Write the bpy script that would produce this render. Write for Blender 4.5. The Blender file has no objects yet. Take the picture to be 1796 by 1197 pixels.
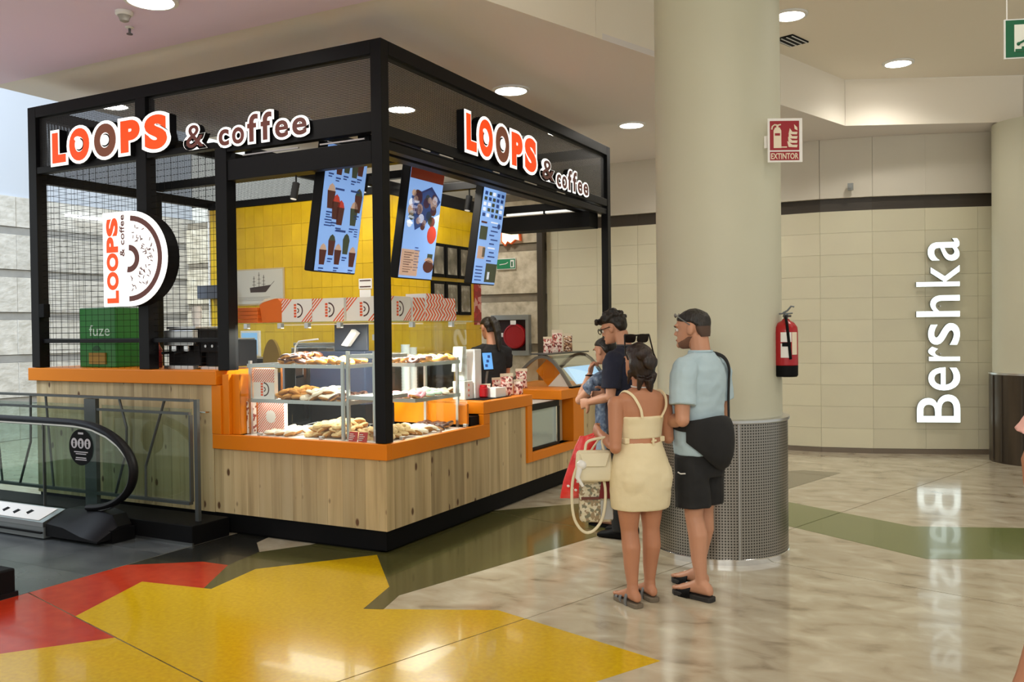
import bpy, bmesh, math, random
from mathutils import Vector as V, Matrix
random.seed(7)
sc = bpy.context.scene
COL = sc.collection
R = math.radians

# ------------------------------------------------------------------ camera, world, lights, exposure
cam = bpy.data.cameras.new('camera'); cam.sensor_width = 36; cam.sensor_fit = 'HORIZONTAL'
cam.lens = 1547.27 / 1796 * 36; cam.clip_start = 0.05; cam.clip_end = 100
co = bpy.data.objects.new('camera', cam); COL.objects.link(co); sc.camera = co
_p, _r, _y = 0.0139, -0.0117, 0.4834
fw = V((-math.sin(_y)*math.cos(_p), math.cos(_y)*math.cos(_p), -math.sin(_p)))
rt = V((math.cos(_y), math.sin(_y), 0)); up = rt.cross(fw)
r2 = rt*math.cos(_r) + up*math.sin(_r); u2 = -rt*math.sin(_r) + up*math.cos(_r)
mw = Matrix((r2, u2, -fw)).transposed().to_4x4(); mw.translation = (3.6364, -5.0199, 1.57)
co.matrix_world = mw

w = bpy.data.worlds.new('world'); sc.world = w; w.use_nodes = True
w.node_tree.nodes['Background'].inputs[0].default_value = (0.84, 0.86, 0.82, 1)
w.node_tree.nodes['Background'].inputs[1].default_value = 0.72
vs = sc.view_settings
vs.view_transform = 'Standard'; vs.look = 'None'; vs.gamma = 1; vs.use_curve_mapping = False
vs.exposure = 0.25
sc.display_settings.display_device = 'sRGB'

def area(name, loc, target, sx, sy, power, col, spec=1.0):
    l = bpy.data.lights.new(name, 'AREA'); l.shape = 'RECTANGLE'; l.size = sx; l.size_y = sy
    l.energy = power; l.color = col; l.specular_factor = spec
    o = bpy.data.objects.new(name, l); COL.objects.link(o); o.location = loc
    d = V(target) - V(loc); o.rotation_euler = d.to_track_quat('-Z', 'Y').to_euler(); return o
# skylight over the escalator void on the left (cool daylight)
area('skylight', (-6.6, -3.4, 6.6), (-8.2, 3.4, 2.0), 4.0, 4.0, 1250, (0.70, 0.84, 1.0))
# the ceiling lighting of the mall hall behind the photographer
area('hall_light', (4.5, -7.5, 4.2), (1.0, 1.5, 0.8), 5.0, 3.0, 230, (1.0, 0.97, 0.90))

# ------------------------------------------------------------------ materials
def mat(name, col, rough=0.5, metal=0.0, emit=0.0, ecol=None, alpha=1.0, trans=0.0, spec=None, coat=0.0):
    m = bpy.data.materials.new(name); m.use_nodes = True
    b = m.node_tree.nodes['Principled BSDF']
    b.inputs['Base Color'].default_value = (*col, 1); b.inputs['Roughness'].default_value = rough
    b.inputs['Metallic'].default_value = metal
    if emit:
        b.inputs['Emission Color'].default_value = (*(ecol or col), 1); b.inputs['Emission Strength'].default_value = emit
    if trans: b.inputs['Transmission Weight'].default_value = trans
    if spec is not None: b.inputs['Specular IOR Level'].default_value = spec
    if coat: b.inputs['Coat Weight'].default_value = coat
    b.inputs['Alpha'].default_value = alpha
    return m
def nodes(m): return m.node_tree.nodes, m.node_tree.links, m.node_tree.nodes['Principled BSDF']
def mottled(name, cols, scale=4, rough=0.5, bump=0.0, stretch=(1, 1, 1), detail=6, metal=0, coat=0, rand=0.0, bscale=None, dist=0.0, spec=None):
    m = mat(name, cols[0], rough, metal, coat=coat, spec=spec); n, l, b = nodes(m)
    tc = n.new('ShaderNodeTexCoord'); mp = n.new('ShaderNodeMapping'); mp.inputs['Scale'].default_value = stretch
    l.new(tc.outputs['Object'], mp.inputs['Vector'])
    oi = None
    if rand:
        oi = n.new('ShaderNodeObjectInfo'); cm = n.new('ShaderNodeCombineXYZ')
        ml = n.new('ShaderNodeMath'); ml.operation = 'MULTIPLY'; ml.inputs[1].default_value = 37
        l.new(oi.outputs['Random'], ml.inputs[0])
        for k in range(3): l.new(ml.outputs[0], cm.inputs[k])
        l.new(cm.outputs[0], mp.inputs['Location'])
    nz = n.new('ShaderNodeTexNoise'); nz.inputs['Scale'].default_value = scale; nz.inputs['Detail'].default_value = detail
    nz.inputs['Distortion'].default_value = dist
    l.new(mp.outputs[0], nz.inputs['Vector'])
    cr = n.new('ShaderNodeValToRGB'); e = cr.color_ramp.elements
    while len(e) < len(cols): e.new(0.5)
    for k, c in enumerate(cols):
        e[k].position = 0.28 + 0.44*k/(len(cols)-1); e[k].color = (*c, 1)
    l.new(nz.outputs['Fac'], cr.inputs[0]); out = cr.outputs[0]
    if rand:
        hs = n.new('ShaderNodeHueSaturation'); mr = n.new('ShaderNodeMapRange')
        mr.inputs['To Min'].default_value = 1 - rand; mr.inputs['To Max'].default_value = 1 + rand
        l.new(oi.outputs['Random'], mr.inputs['Value']); l.new(mr.outputs[0], hs.inputs['Value']); l.new(out, hs.inputs['Color']); out = hs.outputs[0]
    l.new(out, b.inputs['Base Color'])
    if bump:
        bp = n.new('ShaderNodeBump'); bp.inputs['Strength'].default_value = bump; bp.inputs['Distance'].default_value = 0.02
        src = nz
        if bscale:
            src = n.new('ShaderNodeTexNoise'); src.inputs['Scale'].default_value = bscale; src.inputs['Detail'].default_value = 5
            l.new(mp.outputs[0], src.inputs['Vector'])
        l.new(src.outputs['Fac'], bp.inputs['Height']); l.new(bp.outputs[0], b.inputs['Normal'])
    return m
def glass(name, tint, mixf=0.12, rough=0.02):
    m = bpy.data.materials.new(name); m.use_nodes = True; n, l = m.node_tree.nodes, m.node_tree.links
    n.remove(n['Principled BSDF']); o = n['Material Output']
    t = n.new('ShaderNodeBsdfTransparent'); t.inputs[0].default_value = (*tint, 1)
    g = n.new('ShaderNodeBsdfGlossy'); g.inputs['Roughness'].default_value = rough
    fr = n.new('ShaderNodeFresnel'); fr.inputs[0].default_value = 1.45
    mx = n.new('ShaderNodeMixShader'); ml = n.new('ShaderNodeMath'); ml.operation = 'MULTIPLY'; ml.inputs[1].default_value = mixf/0.12
    ge = n.new('ShaderNodeNewGeometry'); iv = n.new('ShaderNodeMath'); iv.operation = 'SUBTRACT'; iv.inputs[0].default_value = 1; l.new(ge.outputs['Backfacing'], iv.inputs[1])
    m2_ = n.new('ShaderNodeMath'); m2_.operation = 'MULTIPLY'; l.new(ml.outputs[0], m2_.inputs[0]); l.new(iv.outputs[0], m2_.inputs[1])
    l.new(fr.outputs[0], ml.inputs[0]); l.new(m2_.outputs[0], mx.inputs[0])
    l.new(t.outputs[0], mx.inputs[1]); l.new(g.outputs[0], mx.inputs[2]); l.new(mx.outputs[0], o.inputs[0])
    return m
def perforated(name, col, opacity, period=0.011):
    # fine square holes of a perforated sheet
    m = mat(name, col, 0.5); n, l, b = nodes(m)
    tc = n.new('ShaderNodeTexCoord'); mp = n.new('ShaderNodeMapping'); s = 1/period
    mp.inputs['Scale'].default_value = (s, s, s); l.new(tc.outputs['Object'], mp.inputs[0])
    fr = n.new('ShaderNodeVectorMath'); fr.operation = 'FRACTION'; l.new(mp.outputs[0], fr.inputs[0])
    sp = n.new('ShaderNodeSeparateXYZ'); l.new(fr.outputs[0], sp.inputs[0])
    ad = n.new('ShaderNodeMath'); ad.operation = 'ADD'; l.new(sp.outputs[0], ad.inputs[0]); l.new(sp.outputs[1], ad.inputs[1])
    fr2 = n.new('ShaderNodeMath'); fr2.operation = 'FRACT'; l.new(ad.outputs[0], fr2.inputs[0])
    h = math.sqrt(1 - opacity)
    def lt(src):
        k = n.new('ShaderNodeMath'); k.operation = 'LESS_THAN'; k.inputs[1].default_value = h; l.new(src, k.inputs[0]); return k.outputs[0]
    a = n.new('ShaderNodeMath'); a.operation = 'MULTIPLY'; l.new(lt(fr2.outputs[0]), a.inputs[0]); l.new(lt(sp.outputs[2]), a.inputs[1])
    inv = n.new('ShaderNodeMath'); inv.operation = 'SUBTRACT'; inv.inputs[0].default_value = 1; l.new(a.outputs[0], inv.inputs[1])
    l.new(inv.outputs[0], b.inputs['Alpha']); return m
def srgb(r, g, b):
    f = lambda c: (c/255/12.92 if c/255 <= 0.04045 else ((c/255+0.055)/1.055)**2.4)
    return (f(r), f(g), f(b))

BLACK = mat('black_steel', (0.005, 0.005, 0.006), 0.45, spec=.18)
BLACKM = mat('matt_black', (0.004, 0.004, 0.0045), 0.6, spec=.12)
ORANGE = mat('orange_laminate', srgb(222, 126, 12), 0.4, spec=.3)
ORANGE2 = mat('orange_paper', srgb(226, 112, 36), 0.6)
WHITE = mat('white_plastic', (0.80, 0.80, 0.78), 0.4)
WPAPER = mat('white_card', (0.82, 0.80, 0.77), 0.6)
STEEL = mat('brushed_steel', (0.62, 0.62, 0.61), 0.28, 1.0)
CHROME = mat('chrome', (0.8, 0.8, 0.8), 0.12, 1.0)
DSTEEL = mat('dark_steel', (0.16, 0.17, 0.17), 0.35, 0.9)
GREYM = mat('grey_metal', (0.30, 0.32, 0.32), 0.4, 0.7)
RAIL = mat('dark_rail_steel', (0.10, 0.11, 0.11), 0.4, 0.6)
GLASS = glass('clear_glass', (0.96, 0.985, 0.975), 0.14)
GLASSG = glass('green_glass', (0.80, 0.87, 0.84), 0.16)
GLASSV = glass('vitrine_glass', (0.94, 0.975, 0.98), 0.2)
BROWN = mat('brown_print', srgb(72, 40, 36), 0.6)
OPRINT = mat('orange_print', srgb(224, 88, 40), 0.6)
LWHITE = mat('lit_white_letter', (0.9, 0.9, 0.88), 0.4, emit=0.80, ecol=(1.0, 0.99, 0.95))
LORANGE = mat('lit_orange_letter', srgb(245, 75, 10), 0.4, emit=0.55, ecol=srgb(250, 72, 6))
LBROWN = mat('brown_letter', srgb(86, 44, 38), 0.4, emit=0.35, ecol=srgb(86, 44, 36))
LDOUGH = mat('chocolate_letter', srgb(120, 66, 44), 0.4, emit=0.35, ecol=srgb(120, 66, 44))
LSIGN = mat('cool_lit_letter', (0.9, 0.97, 0.97), 0.4, emit=1.1, ecol=(0.84, 1.0, 0.99))
RED = mat('red_paint', srgb(168, 18, 26), 0.3)
REDS = mat('red_sign', srgb(150, 14, 30), 0.45)
GREEN = mat('green_sign', srgb(8, 92, 58), 0.5)
CREAMP = mat('cream_print', srgb(228, 214, 190), 0.6)
LAMP = mat('lamp_diffuser', (1, 1, 1), 0.5, emit=14, ecol=(1.0, 0.96, 0.88))
LED = mat('led_strip', (.5, .5, .48), 0.5, emit=.35, ecol=(1.0, 0.95, 0.85))
CEIL = mat('ceiling_paint', srgb(240, 232, 218), 0.8)
CEILP = mat('ceiling_lilac_cast', srgb(232, 214, 238), 0.8)  # lilac cast of the LED lighting put into the ceiling colour
CEILG = mat('ceiling_paint_grey', srgb(228, 222, 220), 0.8)
COLM = mottled('column_plaster', [srgb(200, 198, 176), srgb(194, 191, 170)], 1.2, 0.55)
PLASTER = mottled('plaster', [srgb(214, 208, 194), srgb(208, 202, 188)], 1.0, 0.7)
PLASTERB = mat('plaster_pale', srgb(196, 202, 212), 0.7)
TILEM = mottled('pale_wall_tile', [srgb(214, 209, 182), srgb(208, 202, 178)], 1.5, 0.42, rand=0.03)
GROUT = mat('joint_grey', srgb(196, 190, 166), 0.8)
DTRIM = mat('dark_bronze_trim', srgb(58, 50, 40), 0.45)
STONE = mottled('split_stone', [srgb(186, 182, 172), srgb(206, 202, 194), srgb(220, 216, 208)], 6, 0.85, 0.45, detail=9, bscale=12, rand=0.05, stretch=(1, 1, 2))
STONED = mottled('sawn_stone_band', [srgb(148, 146, 142), srgb(166, 164, 160)], 5, 0.75, 0.2, rand=0.05)
STONEW = mottled('warm_split_stone', [srgb(168, 156, 132), srgb(198, 186, 162), srgb(216, 206, 184)], 8, 0.85, 0.45, detail=9, bscale=18, rand=0.05)
STONEWD = mottled('warm_stone_band', [srgb(120, 110, 94), srgb(146, 134, 114)], 6, 0.75, 0.2)
MARBLE = mottled('beige_marble', [srgb(142, 128, 106), srgb(178, 166, 143), srgb(188, 178, 156), srgb(204, 196, 175)], 3.8, 0.13, detail=15, dist=0.5, stretch=(1, 1.5, 1), coat=0.2)
YELT = mottled('yellow_terrazzo', [srgb(196, 156, 4), srgb(214, 176, 10)], 40, 0.16, detail=8, coat=0.2)
REDT = mottled('red_terrazzo', [srgb(172, 42, 18), srgb(190, 54, 24)], 12, 0.2, detail=8, coat=0.2)
OLIVT = mottled('olive_terrazzo', [srgb(70, 70, 38), srgb(92, 88, 50)], 30, 0.16, detail=8, coat=0.2)
GREENT = mottled('green_terrazzo', [srgb(94, 104, 54), srgb(112, 122, 66)], 30, 0.16, detail=8, coat=0.2)
GREYT = mottled('grey_terrazzo', [srgb(112, 104, 86), srgb(132, 124, 104)], 30, 0.16, detail=8, coat=0.2)
DARKT = mottled('dark_reflection_slate', [srgb(30, 30, 28), srgb(46, 46, 42)], 30, 0.2, detail=8, coat=0.2)  # dark slate tone, blackened by the plinth's reflection put into the colour
SLATE = mottled('slate_tile', [srgb(62, 66, 70), srgb(92, 96, 98)], 3, 0.25, detail=8, rand=0.06)
JOINT = mat('floor_joint', srgb(96, 80, 58), 0.6)
YTILE = mottled('yellow_glazed_tile', [srgb(204, 164, 10), srgb(222, 184, 22)], 5, 0.3, 0.04, rand=0.04, spec=0.5)
SKIN = mottled('skin_tan', [srgb(192, 138, 108), srgb(200, 146, 116)], 6, 0.5)
SKINB = mottled('skin_bronze', [srgb(180, 122, 90), srgb(188, 130, 98)], 6, 0.5)
SKINL = mottled('skin_light', [srgb(198, 144, 116), srgb(204, 150, 122)], 6, 0.5)
HAIR = mottled('dark_hair', [(0.006, 0.005, 0.004), (0.02, 0.014, 0.011)], 60, 0.45, 0.6, stretch=(1, 1, 0.25))
HAIRB = mottled('brown_hair', [(0.008, 0.004, 0.003), (0.030, 0.013, 0.009)], 60, 0.4, 0.6, stretch=(1, 1, 0.2))
BLUET = mottled('pale_blue_cotton', [srgb(168, 190, 201), srgb(182, 203, 212)], 5, 0.85, 0.25, bscale=9)
BLACKC = mottled('black_cotton', [(0.006, 0.006, 0.007), (0.012, 0.012, 0.013)], 8, 0.85, 0.2)
NAVY = mottled('navy_cotton', [(0.008, 0.010, 0.028), (0.014, 0.017, 0.042)], 6, 0.85, 0.25, bscale=9)
CREAM = mottled('cream_cotton', [srgb(226, 210, 170), srgb(234, 220, 184)], 5, 0.8, 0.25, bscale=9)
DENIM = mottled('pale_denim', [srgb(120, 138, 156), srgb(150, 166, 180)], 20, 0.85, 0.3)
PATT = mottled('blue_patterned_cotton', [srgb(40, 52, 76), srgb(96, 112, 138), srgb(150, 160, 172)], 26, 0.85)
PINK = mottled('pink_cotton', [srgb(232, 176, 166), srgb(238, 186, 176)], 5, 0.8, 0.2)
SOLE = mat('dark_rubber', (0.02, 0.018, 0.017), 0.7)
SOLEG = mat('grey_cork_sole', srgb(112, 100, 84), 0.8)
SILV = mat('silver_strap', srgb(120, 122, 124), 0.4, 0.4)
LENS = mat('dark_lens', (0.012, 0.008, 0.007), 0.2, spec=.25)
EYEW = mat('eye_white', (0.75, 0.72, 0.68), 0.3)
IRIS = mat('dark_iris', (0.02, 0.012, 0.008), 0.2)
LIPS = mat('lips', srgb(150, 84, 74), 0.5)
LEATH = mat('ivory_leather', srgb(224, 214, 184), 0.5)
REDBAG = mottled('red_plastic_film', [srgb(196, 28, 32), srgb(226, 52, 52), srgb(240, 120, 116)], 7, 0.35, 0.5, bscale=16)
def wood():
    m = mottled('knotty_pine', [srgb(158, 136, 98), srgb(190, 168, 126), srgb(202, 182, 142)], 3.0, 0.5, 0.03, stretch=(4.5, 4.5, 0.22), rand=0.17, dist=0.3)
    n, l, b = nodes(m); src = b.inputs['Base Color'].links[0].from_socket
    tc = n.new('ShaderNodeTexCoord'); mp = n.new('ShaderNodeMapping'); mp.inputs['Scale'].default_value = (7.5, 7.5, 4.2)
    oi = n.new('ShaderNodeObjectInfo'); ml = n.new('ShaderNodeMath'); ml.operation = 'MULTIPLY'; ml.inputs[1].default_value = 91
    cm = n.new('ShaderNodeCombineXYZ'); l.new(oi.outputs['Random'], ml.inputs[0]); l.new(ml.outputs[0], cm.inputs[2]); l.new(ml.outputs[0], cm.inputs[0])
    l.new(cm.outputs[0], mp.inputs['Location']); l.new(tc.outputs['Object'], mp.inputs[0])
    vo = n.new('ShaderNodeTexVoronoi'); vo.inputs['Scale'].default_value = 1.15; l.new(mp.outputs[0], vo.inputs['Vector'])
    cr = n.new('ShaderNodeValToRGB'); cr.color_ramp.elements[0].position = 0.10; cr.color_ramp.elements[0].color = (1, 1, 1, 1)
    cr.color_ramp.elements[1].position = 0.17; cr.color_ramp.elements[1].color = (0, 0, 0, 1); l.new(vo.outputs['Distance'], cr.inputs[0])
    mx = n.new('ShaderNodeMix'); mx.data_type = 'RGBA'; mx.inputs[7].default_value = (*srgb(92, 62, 36), 1)
    l.new(cr.outputs[0], mx.inputs[0]); l.new(src, mx.inputs[6]); l.new(mx.outputs[2], b.inputs['Base Color']); return m
WOOD = wood()
def dots(name, cols, scale):
    m = mat(name, cols[0], 0.5); n, l, b = nodes(m); tc = n.new('ShaderNodeTexCoord')
    vo = n.new('ShaderNodeTexVoronoi'); vo.inputs['Scale'].default_value = scale; l.new(tc.outputs['Object'], vo.inputs['Vector'])
    sp = n.new('ShaderNodeSeparateColor'); l.new(vo.outputs['Color'], sp.inputs[0])
    cr = n.new('ShaderNodeValToRGB'); cr.color_ramp.interpolation = 'CONSTANT'; e = cr.color_ramp.elements
    while len(e) < len(cols): e.new(0.5)
    for k, c in enumerate(cols): e[k].position = k/len(cols); e[k].color = (*c, 1)
    l.new(sp.outputs[0], cr.inputs[0]); l.new(cr.outputs[0], b.inputs['Base Color']); return m
SWEETS = dots('sweets_in_film', [srgb(232, 196, 188), srgb(120, 50, 46), srgb(240, 226, 214), srgb(186, 96, 88), srgb(238, 220, 206)], 55)
SWEETS2 = dots('choc_balls_in_film', [srgb(120, 74, 50), srgb(186, 140, 100), srgb(232, 210, 190), srgb(90, 54, 40)], 60)
TOTEM = dots('lattice_print', [srgb(206, 196, 166), srgb(120, 118, 96), srgb(214, 206, 182), srgb(150, 130, 100)], 70)
def tiny_holes(name):
    m = mat(name, (0.32, 0.30, 0.27), 0.34, 0.95); n, l, b = nodes(m); tc = n.new('ShaderNodeTexCoord'); sp = n.new('ShaderNodeSeparateXYZ')
    l.new(tc.outputs['Object'], sp.inputs[0])
    at = n.new('ShaderNodeMath'); at.operation = 'ARCTAN2'; l.new(sp.outputs[1], at.inputs[0]); l.new(sp.outputs[0], at.inputs[1])
    def sn(src, k):
        a = n.new('ShaderNodeMath'); a.operation = 'MULTIPLY'; a.inputs[1].default_value = k; l.new(src, a.inputs[0])
        s = n.new('ShaderNodeMath'); s.operation = 'SINE'; l.new(a.outputs[0], s.inputs[0]); return s.outputs[0]
    mu = n.new('ShaderNodeMath'); mu.operation = 'ADD'; l.new(sn(at.outputs[0], 150), mu.inputs[0]); l.new(sn(sp.outputs[2], 330), mu.inputs[1])
    cr = n.new('ShaderNodeValToRGB'); cr.color_ramp.elements[0].position = 0.50; cr.color_ramp.elements[0].color = (0.34, 0.32, 0.29, 1)
    cr.color_ramp.elements[1].position = 0.95; cr.color_ramp.elements[1].color = (0.05, 0.045, 0.04, 1)
    l.new(mu.outputs[0], cr.inputs[0]); l.new(cr.outputs[0], b.inputs['Base Color']); return m
PERF = tiny_holes('perforated_steel')
FASCIA = perforated('perforated_fascia', (0.016, 0.016, 0.017), 0.68)

# ------------------------------------------------------------------ mesh building
class M:
    def __init__(s): s.v = []; s.f = []; s.m = []
    def add(s, vs, fs, mi=0):
        k = len(s.v); s.v += [V(p) for p in vs]; s.f += [[i+k for i in f] for f in fs]; s.m += [mi]*len(fs); return s
    def box(s, x0, x1, y0, y1, z0, z1, mi=0):
        x0, x1 = sorted((x0, x1)); y0, y1 = sorted((y0, y1)); z0, z1 = sorted((z0, z1))
        return s.add([(x0,y0,z0),(x1,y0,z0),(x1,y1,z0),(x0,y1,z0),(x0,y0,z1),(x1,y0,z1),(x1,y1,z1),(x0,y1,z1)],
                     [(0,3,2,1),(4,5,6,7),(0,1,5,4),(1,2,6,5),(2,3,7,6),(3,0,4,7)], mi)
    def loft(s, rings, mi=0, cap=True, closed=False):
        n = len(rings[0]); vs = [p for r in rings for p in r]; fs = []
        m = len(rings)
        for i in range(m if closed else m-1):
            a, b = i*n, ((i+1) % m)*n
            for j in range(n):
                k = (j+1) % n; fs.append((a+j, a+k, b+k, b+j))
        if cap and not closed: fs.append(tuple(range(n-1, -1, -1))); fs.append(tuple(range((m-1)*n, m*n)))
        return s.add(vs, fs, mi)
    def tube(s, pts, r, n=8, mi=0, cap=True, closed=False, flat=None):
        pts = [V(p) for p in pts]; m = len(pts); rr = r if isinstance(r, (list, tuple)) else [r]*m
        ref = None; rings = []
        for i, p in enumerate(pts):
            if closed: t = pts[(i+1) % m] - pts[i-1]
            else: t = pts[min(i+1, m-1)] - pts[max(i-1, 0)]
            t.normalize()
            if ref is None:
                ref = V((0, 0, 1)) if abs(t.z) < 0.9 else V((0, 1, 0))
            a = (ref - t*ref.dot(t)).normalized(); ref = a; b = t.cross(a)
            f = flat or (1, 1)
            rings.append([p + (a*math.cos(q)*f[0] + b*math.sin(q)*f[1])*rr[i] for q in [2*math.pi*k/n for k in range(n)]])
        return s.loft(rings, mi, cap, closed)
    def rings(s, data, n=20, mi=0):
        # data rows: (cx, cy, z, rx, ry)
        return s.loft([[V((cx+rx*math.cos(2*math.pi*k/n), cy+ry*math.sin(2*math.pi*k/n), z)) for k in range(n)] for cx, cy, z, rx, ry in data], mi)
    def ell(s, c, r, n=12, m=8, mi=0, mt=None):
        r = (r, r, r) if isinstance(r, (int, float)) else r; rg = []
        for i in range(m+1):
            t = -math.pi/2 + math.pi*i/m; cz = max(math.cos(t), 0.02)
            ring = [V((r[0]*cz*math.cos(2*math.pi*k/n), r[1]*cz*math.sin(2*math.pi*k/n), r[2]*math.sin(t))) for k in range(n)]
            rg.append([((mt @ p) if mt else p) + V(c) for p in ring])
        return s.loft(rg, mi)
    def cyl(s, p0, p1, r0, r1=None, n=16, mi=0): return s.tube([p0, p1], [r0, r0 if r1 is None else r1], n, mi)
    def lathe(s, c, prof, n=24, mi=0, cap=True):
        return s.loft([[V((c[0]+r*math.cos(2*math.pi*k/n), c[1]+r*math.sin(2*math.pi*k/n), c[2]+z)) for k in range(n)] for r, z in prof], mi, cap)
    def prism(s, poly, vec, mi=0):
        a = [V(p) for p in poly]; b = [p + V(vec) for p in a]; n = len(a)
        return s.add(a+b, [tuple(range(n-1, -1, -1)), tuple(range(n, 2*n))] + [(i, (i+1) % n, n+(i+1) % n, n+i) for i in range(n)], mi)
    def torus(s, c, R_, r, n=20, k=8, mi=0, mt=None, zs=1.0):
        pts = []
        for i in range(n):
            a = 2*math.pi*i/n; ring = []
            for j in range(k):
                b = 2*math.pi*j/k; p = V(((R_+r*math.cos(b))*math.cos(a), (R_+r*math.cos(b))*math.sin(a), r*zs*math.sin(b)))
                ring.append((mt @ p if mt else p) + V(c))
            pts.append(ring)
        return s.loft(pts, mi, False, True)
    def tf(s, mt): s.v = [mt @ p for p in s.v]; return s
    def mesh(s, name, off=V((0, 0, 0))):
        me = bpy.data.meshes.new(name); me.from_pydata([tuple(p-off) for p in s.v], [], s.f)
        me.polygons.foreach_set('material_index', s.m); me.update()
        bm = bmesh.new(); bm.from_mesh(me); bmesh.ops.recalc_face_normals(bm, faces=bm.faces); bm.to_mesh(me); bm.free()
        return me
def finish(me, mats, smooth):
    for m in (mats if isinstance(mats, (list, tuple)) else [mats]): me.materials.append(m)
    if smooth:
        me.polygons.foreach_set('use_smooth', [True]*len(me.polygons)); me.set_sharp_from_angle(angle=R(smooth if smooth > 1 else 45))
def origin(o):
    v = V((0, 0, 0))
    while o: v += o.location; o = o.parent
    return v
def tag(o, label=None, cat=None, group=None, kind=None):
    if label: o['label'] = label
    if cat: o['category'] = cat
    if group: o['group'] = group
    if kind: o['kind'] = kind
    return o
def thing(name, label, cat, loc=(0, 0, 0), rz=0, group=None):
    o = bpy.data.objects.new(name, None); COL.objects.link(o); o.location = loc; o.rotation_euler = (0, 0, rz)
    o.empty_display_size = 0.1; return tag(o, label, cat, group)
def obj(name, mb, mats, parent=None, smooth=0, bevel=0, local=False, label=None, kind=None):
    # vertices are given in world space unless LOCAL
    me = mb if isinstance(mb, bpy.types.Mesh) else mb.mesh(name, V((0, 0, 0)) if local or not parent else origin(parent))
    if not me.materials: finish(me, mats, smooth)
    o = bpy.data.objects.new(name, me); COL.objects.link(o); o.parent = parent
    if bevel:
        b = o.modifiers.new('bevel', 'BEVEL'); b.width = bevel; b.segments = 2; b.limit_method = 'ANGLE'; b.angle_limit = R(40)
    if label: o['label'] = label
    if kind: o['kind'] = kind
    return o
def solo(name, mb, mats, label, cat, group=None, smooth=0, bevel=0):
    xs = [p.x for p in mb.v]; ys = [p.y for p in mb.v]; zs = [p.z for p in mb.v]
    c = V(((min(xs)+max(xs))/2, (min(ys)+max(ys))/2, min(zs)))
    me = mb.mesh(name, c); finish(me, mats, smooth)
    o = bpy.data.objects.new(name, me); COL.objects.link(o); o.location = c
    if bevel:
        b = o.modifiers.new('bevel', 'BEVEL'); b.width = bevel; b.segments = 2; b.limit_method = 'ANGLE'; b.angle_limit = R(40)
    return tag(o, label, cat, group)
def dup(root, loc=None, rz=None, label=None, group=None, tilt=None):
    r = root.copy(); COL.objects.link(r)
    if loc is not None: r.location = loc
    if rz is not None: r.rotation_euler = (tilt[0], tilt[1], rz) if tilt else (0, 0, rz)
    if label: r['label'] = label
    if group: r['group'] = group
    for ch in list(root.children):
        c = ch.copy(); COL.objects.link(c); c.parent = r
        for g in list(ch.children):
            d = g.copy(); COL.objects.link(d); d.parent = c
    return r
def struct(name, mb, m, parent=None, smooth=0, bevel=0):
    o = obj(name, mb, m, parent, smooth, bevel)
    if not parent: o['kind'] = 'structure'
    return o
def remesh(mb, name, voxel, smooth=2, noise=0.0, seed=0):
    me = mb.mesh(name); o = bpy.data.objects.new('tmp', me); COL.objects.link(o)
    r = o.modifiers.new('r', 'REMESH'); r.mode = 'VOXEL'; r.voxel_size = voxel; r.use_smooth_shade = True
    if smooth: s = o.modifiers.new('s', 'SMOOTH'); s.factor = 0.5; s.iterations = smooth
    dg = bpy.context.evaluated_depsgraph_get(); dg.update()
    out = bpy.data.meshes.new_from_object(o.evaluated_get(dg)); out.name = name
    bpy.data.objects.remove(o); bpy.data.meshes.remove(me)
    if noise:
        from mathutils import noise as nz
        ns = [v.normal.copy() for v in out.vertices]
        for v, nn in zip(out.vertices, ns):
            c = v.co; f = nz.noise(V((c.x*9+seed, c.y*9, c.z*16))) + 0.6*nz.noise(V((c.x*20, c.y*20+seed, c.z*32)))
            v.co = c + nn*f*noise
    out.polygons.foreach_set('use_smooth', [True]*len(out.polygons)); return out
_glyphs = {}
def glyph(ch, offset=0.0, extrude=0.02, res=6):
    # one letter as (vertices, faces): width axis x, height axis y, size 1
    key = (ch, offset, extrude)
    if key not in _glyphs:
        c = bpy.data.curves.new('g', 'FONT'); c.body = ch; c.size = 1; c.offset = offset; c.extrude = extrude; c.resolution_u = res
        o = bpy.data.objects.new('g', c); COL.objects.link(o); dg = bpy.context.evaluated_depsgraph_get(); dg.update()
        me = bpy.data.meshes.new_from_object(o.evaluated_get(dg))
        _glyphs[key] = ([v.co.copy() for v in me.vertices], [tuple(p.vertices) for p in me.polygons])
        bpy.data.objects.remove(o); bpy.data.curves.remove(c); bpy.data.meshes.remove(me)
    return _glyphs[key]
def letter(ch, o0, ax, ay, box, depth, offset=0.0, rot=None, ref_off=None):
    # fits glyph CH into box=(u0,u1,v0,v1) of the plane o0 + u*ax + v*ay, thick along ax x ay
    vsx, fs = glyph(ch, offset, 0.5); xs = [p.x for p in vsx]; ys = [p.y for p in vsx]
    if ref_off is not None:
        rv, _ = glyph(ch, ref_off, 0.5)
    u0, u1, v0, v1 = box; n = ax.cross(ay)
    sx = (u1-u0)/(max(xs)-min(xs)); sy = (v1-v0)/(max(ys)-min(ys))
    m = M(); m.add([o0 + ax*(u0+(p.x-min(xs))*sx) + ay*(v0+(p.y-min(ys))*sy) + n*(p.z+0.5)*depth for p in vsx], fs); return m
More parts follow.
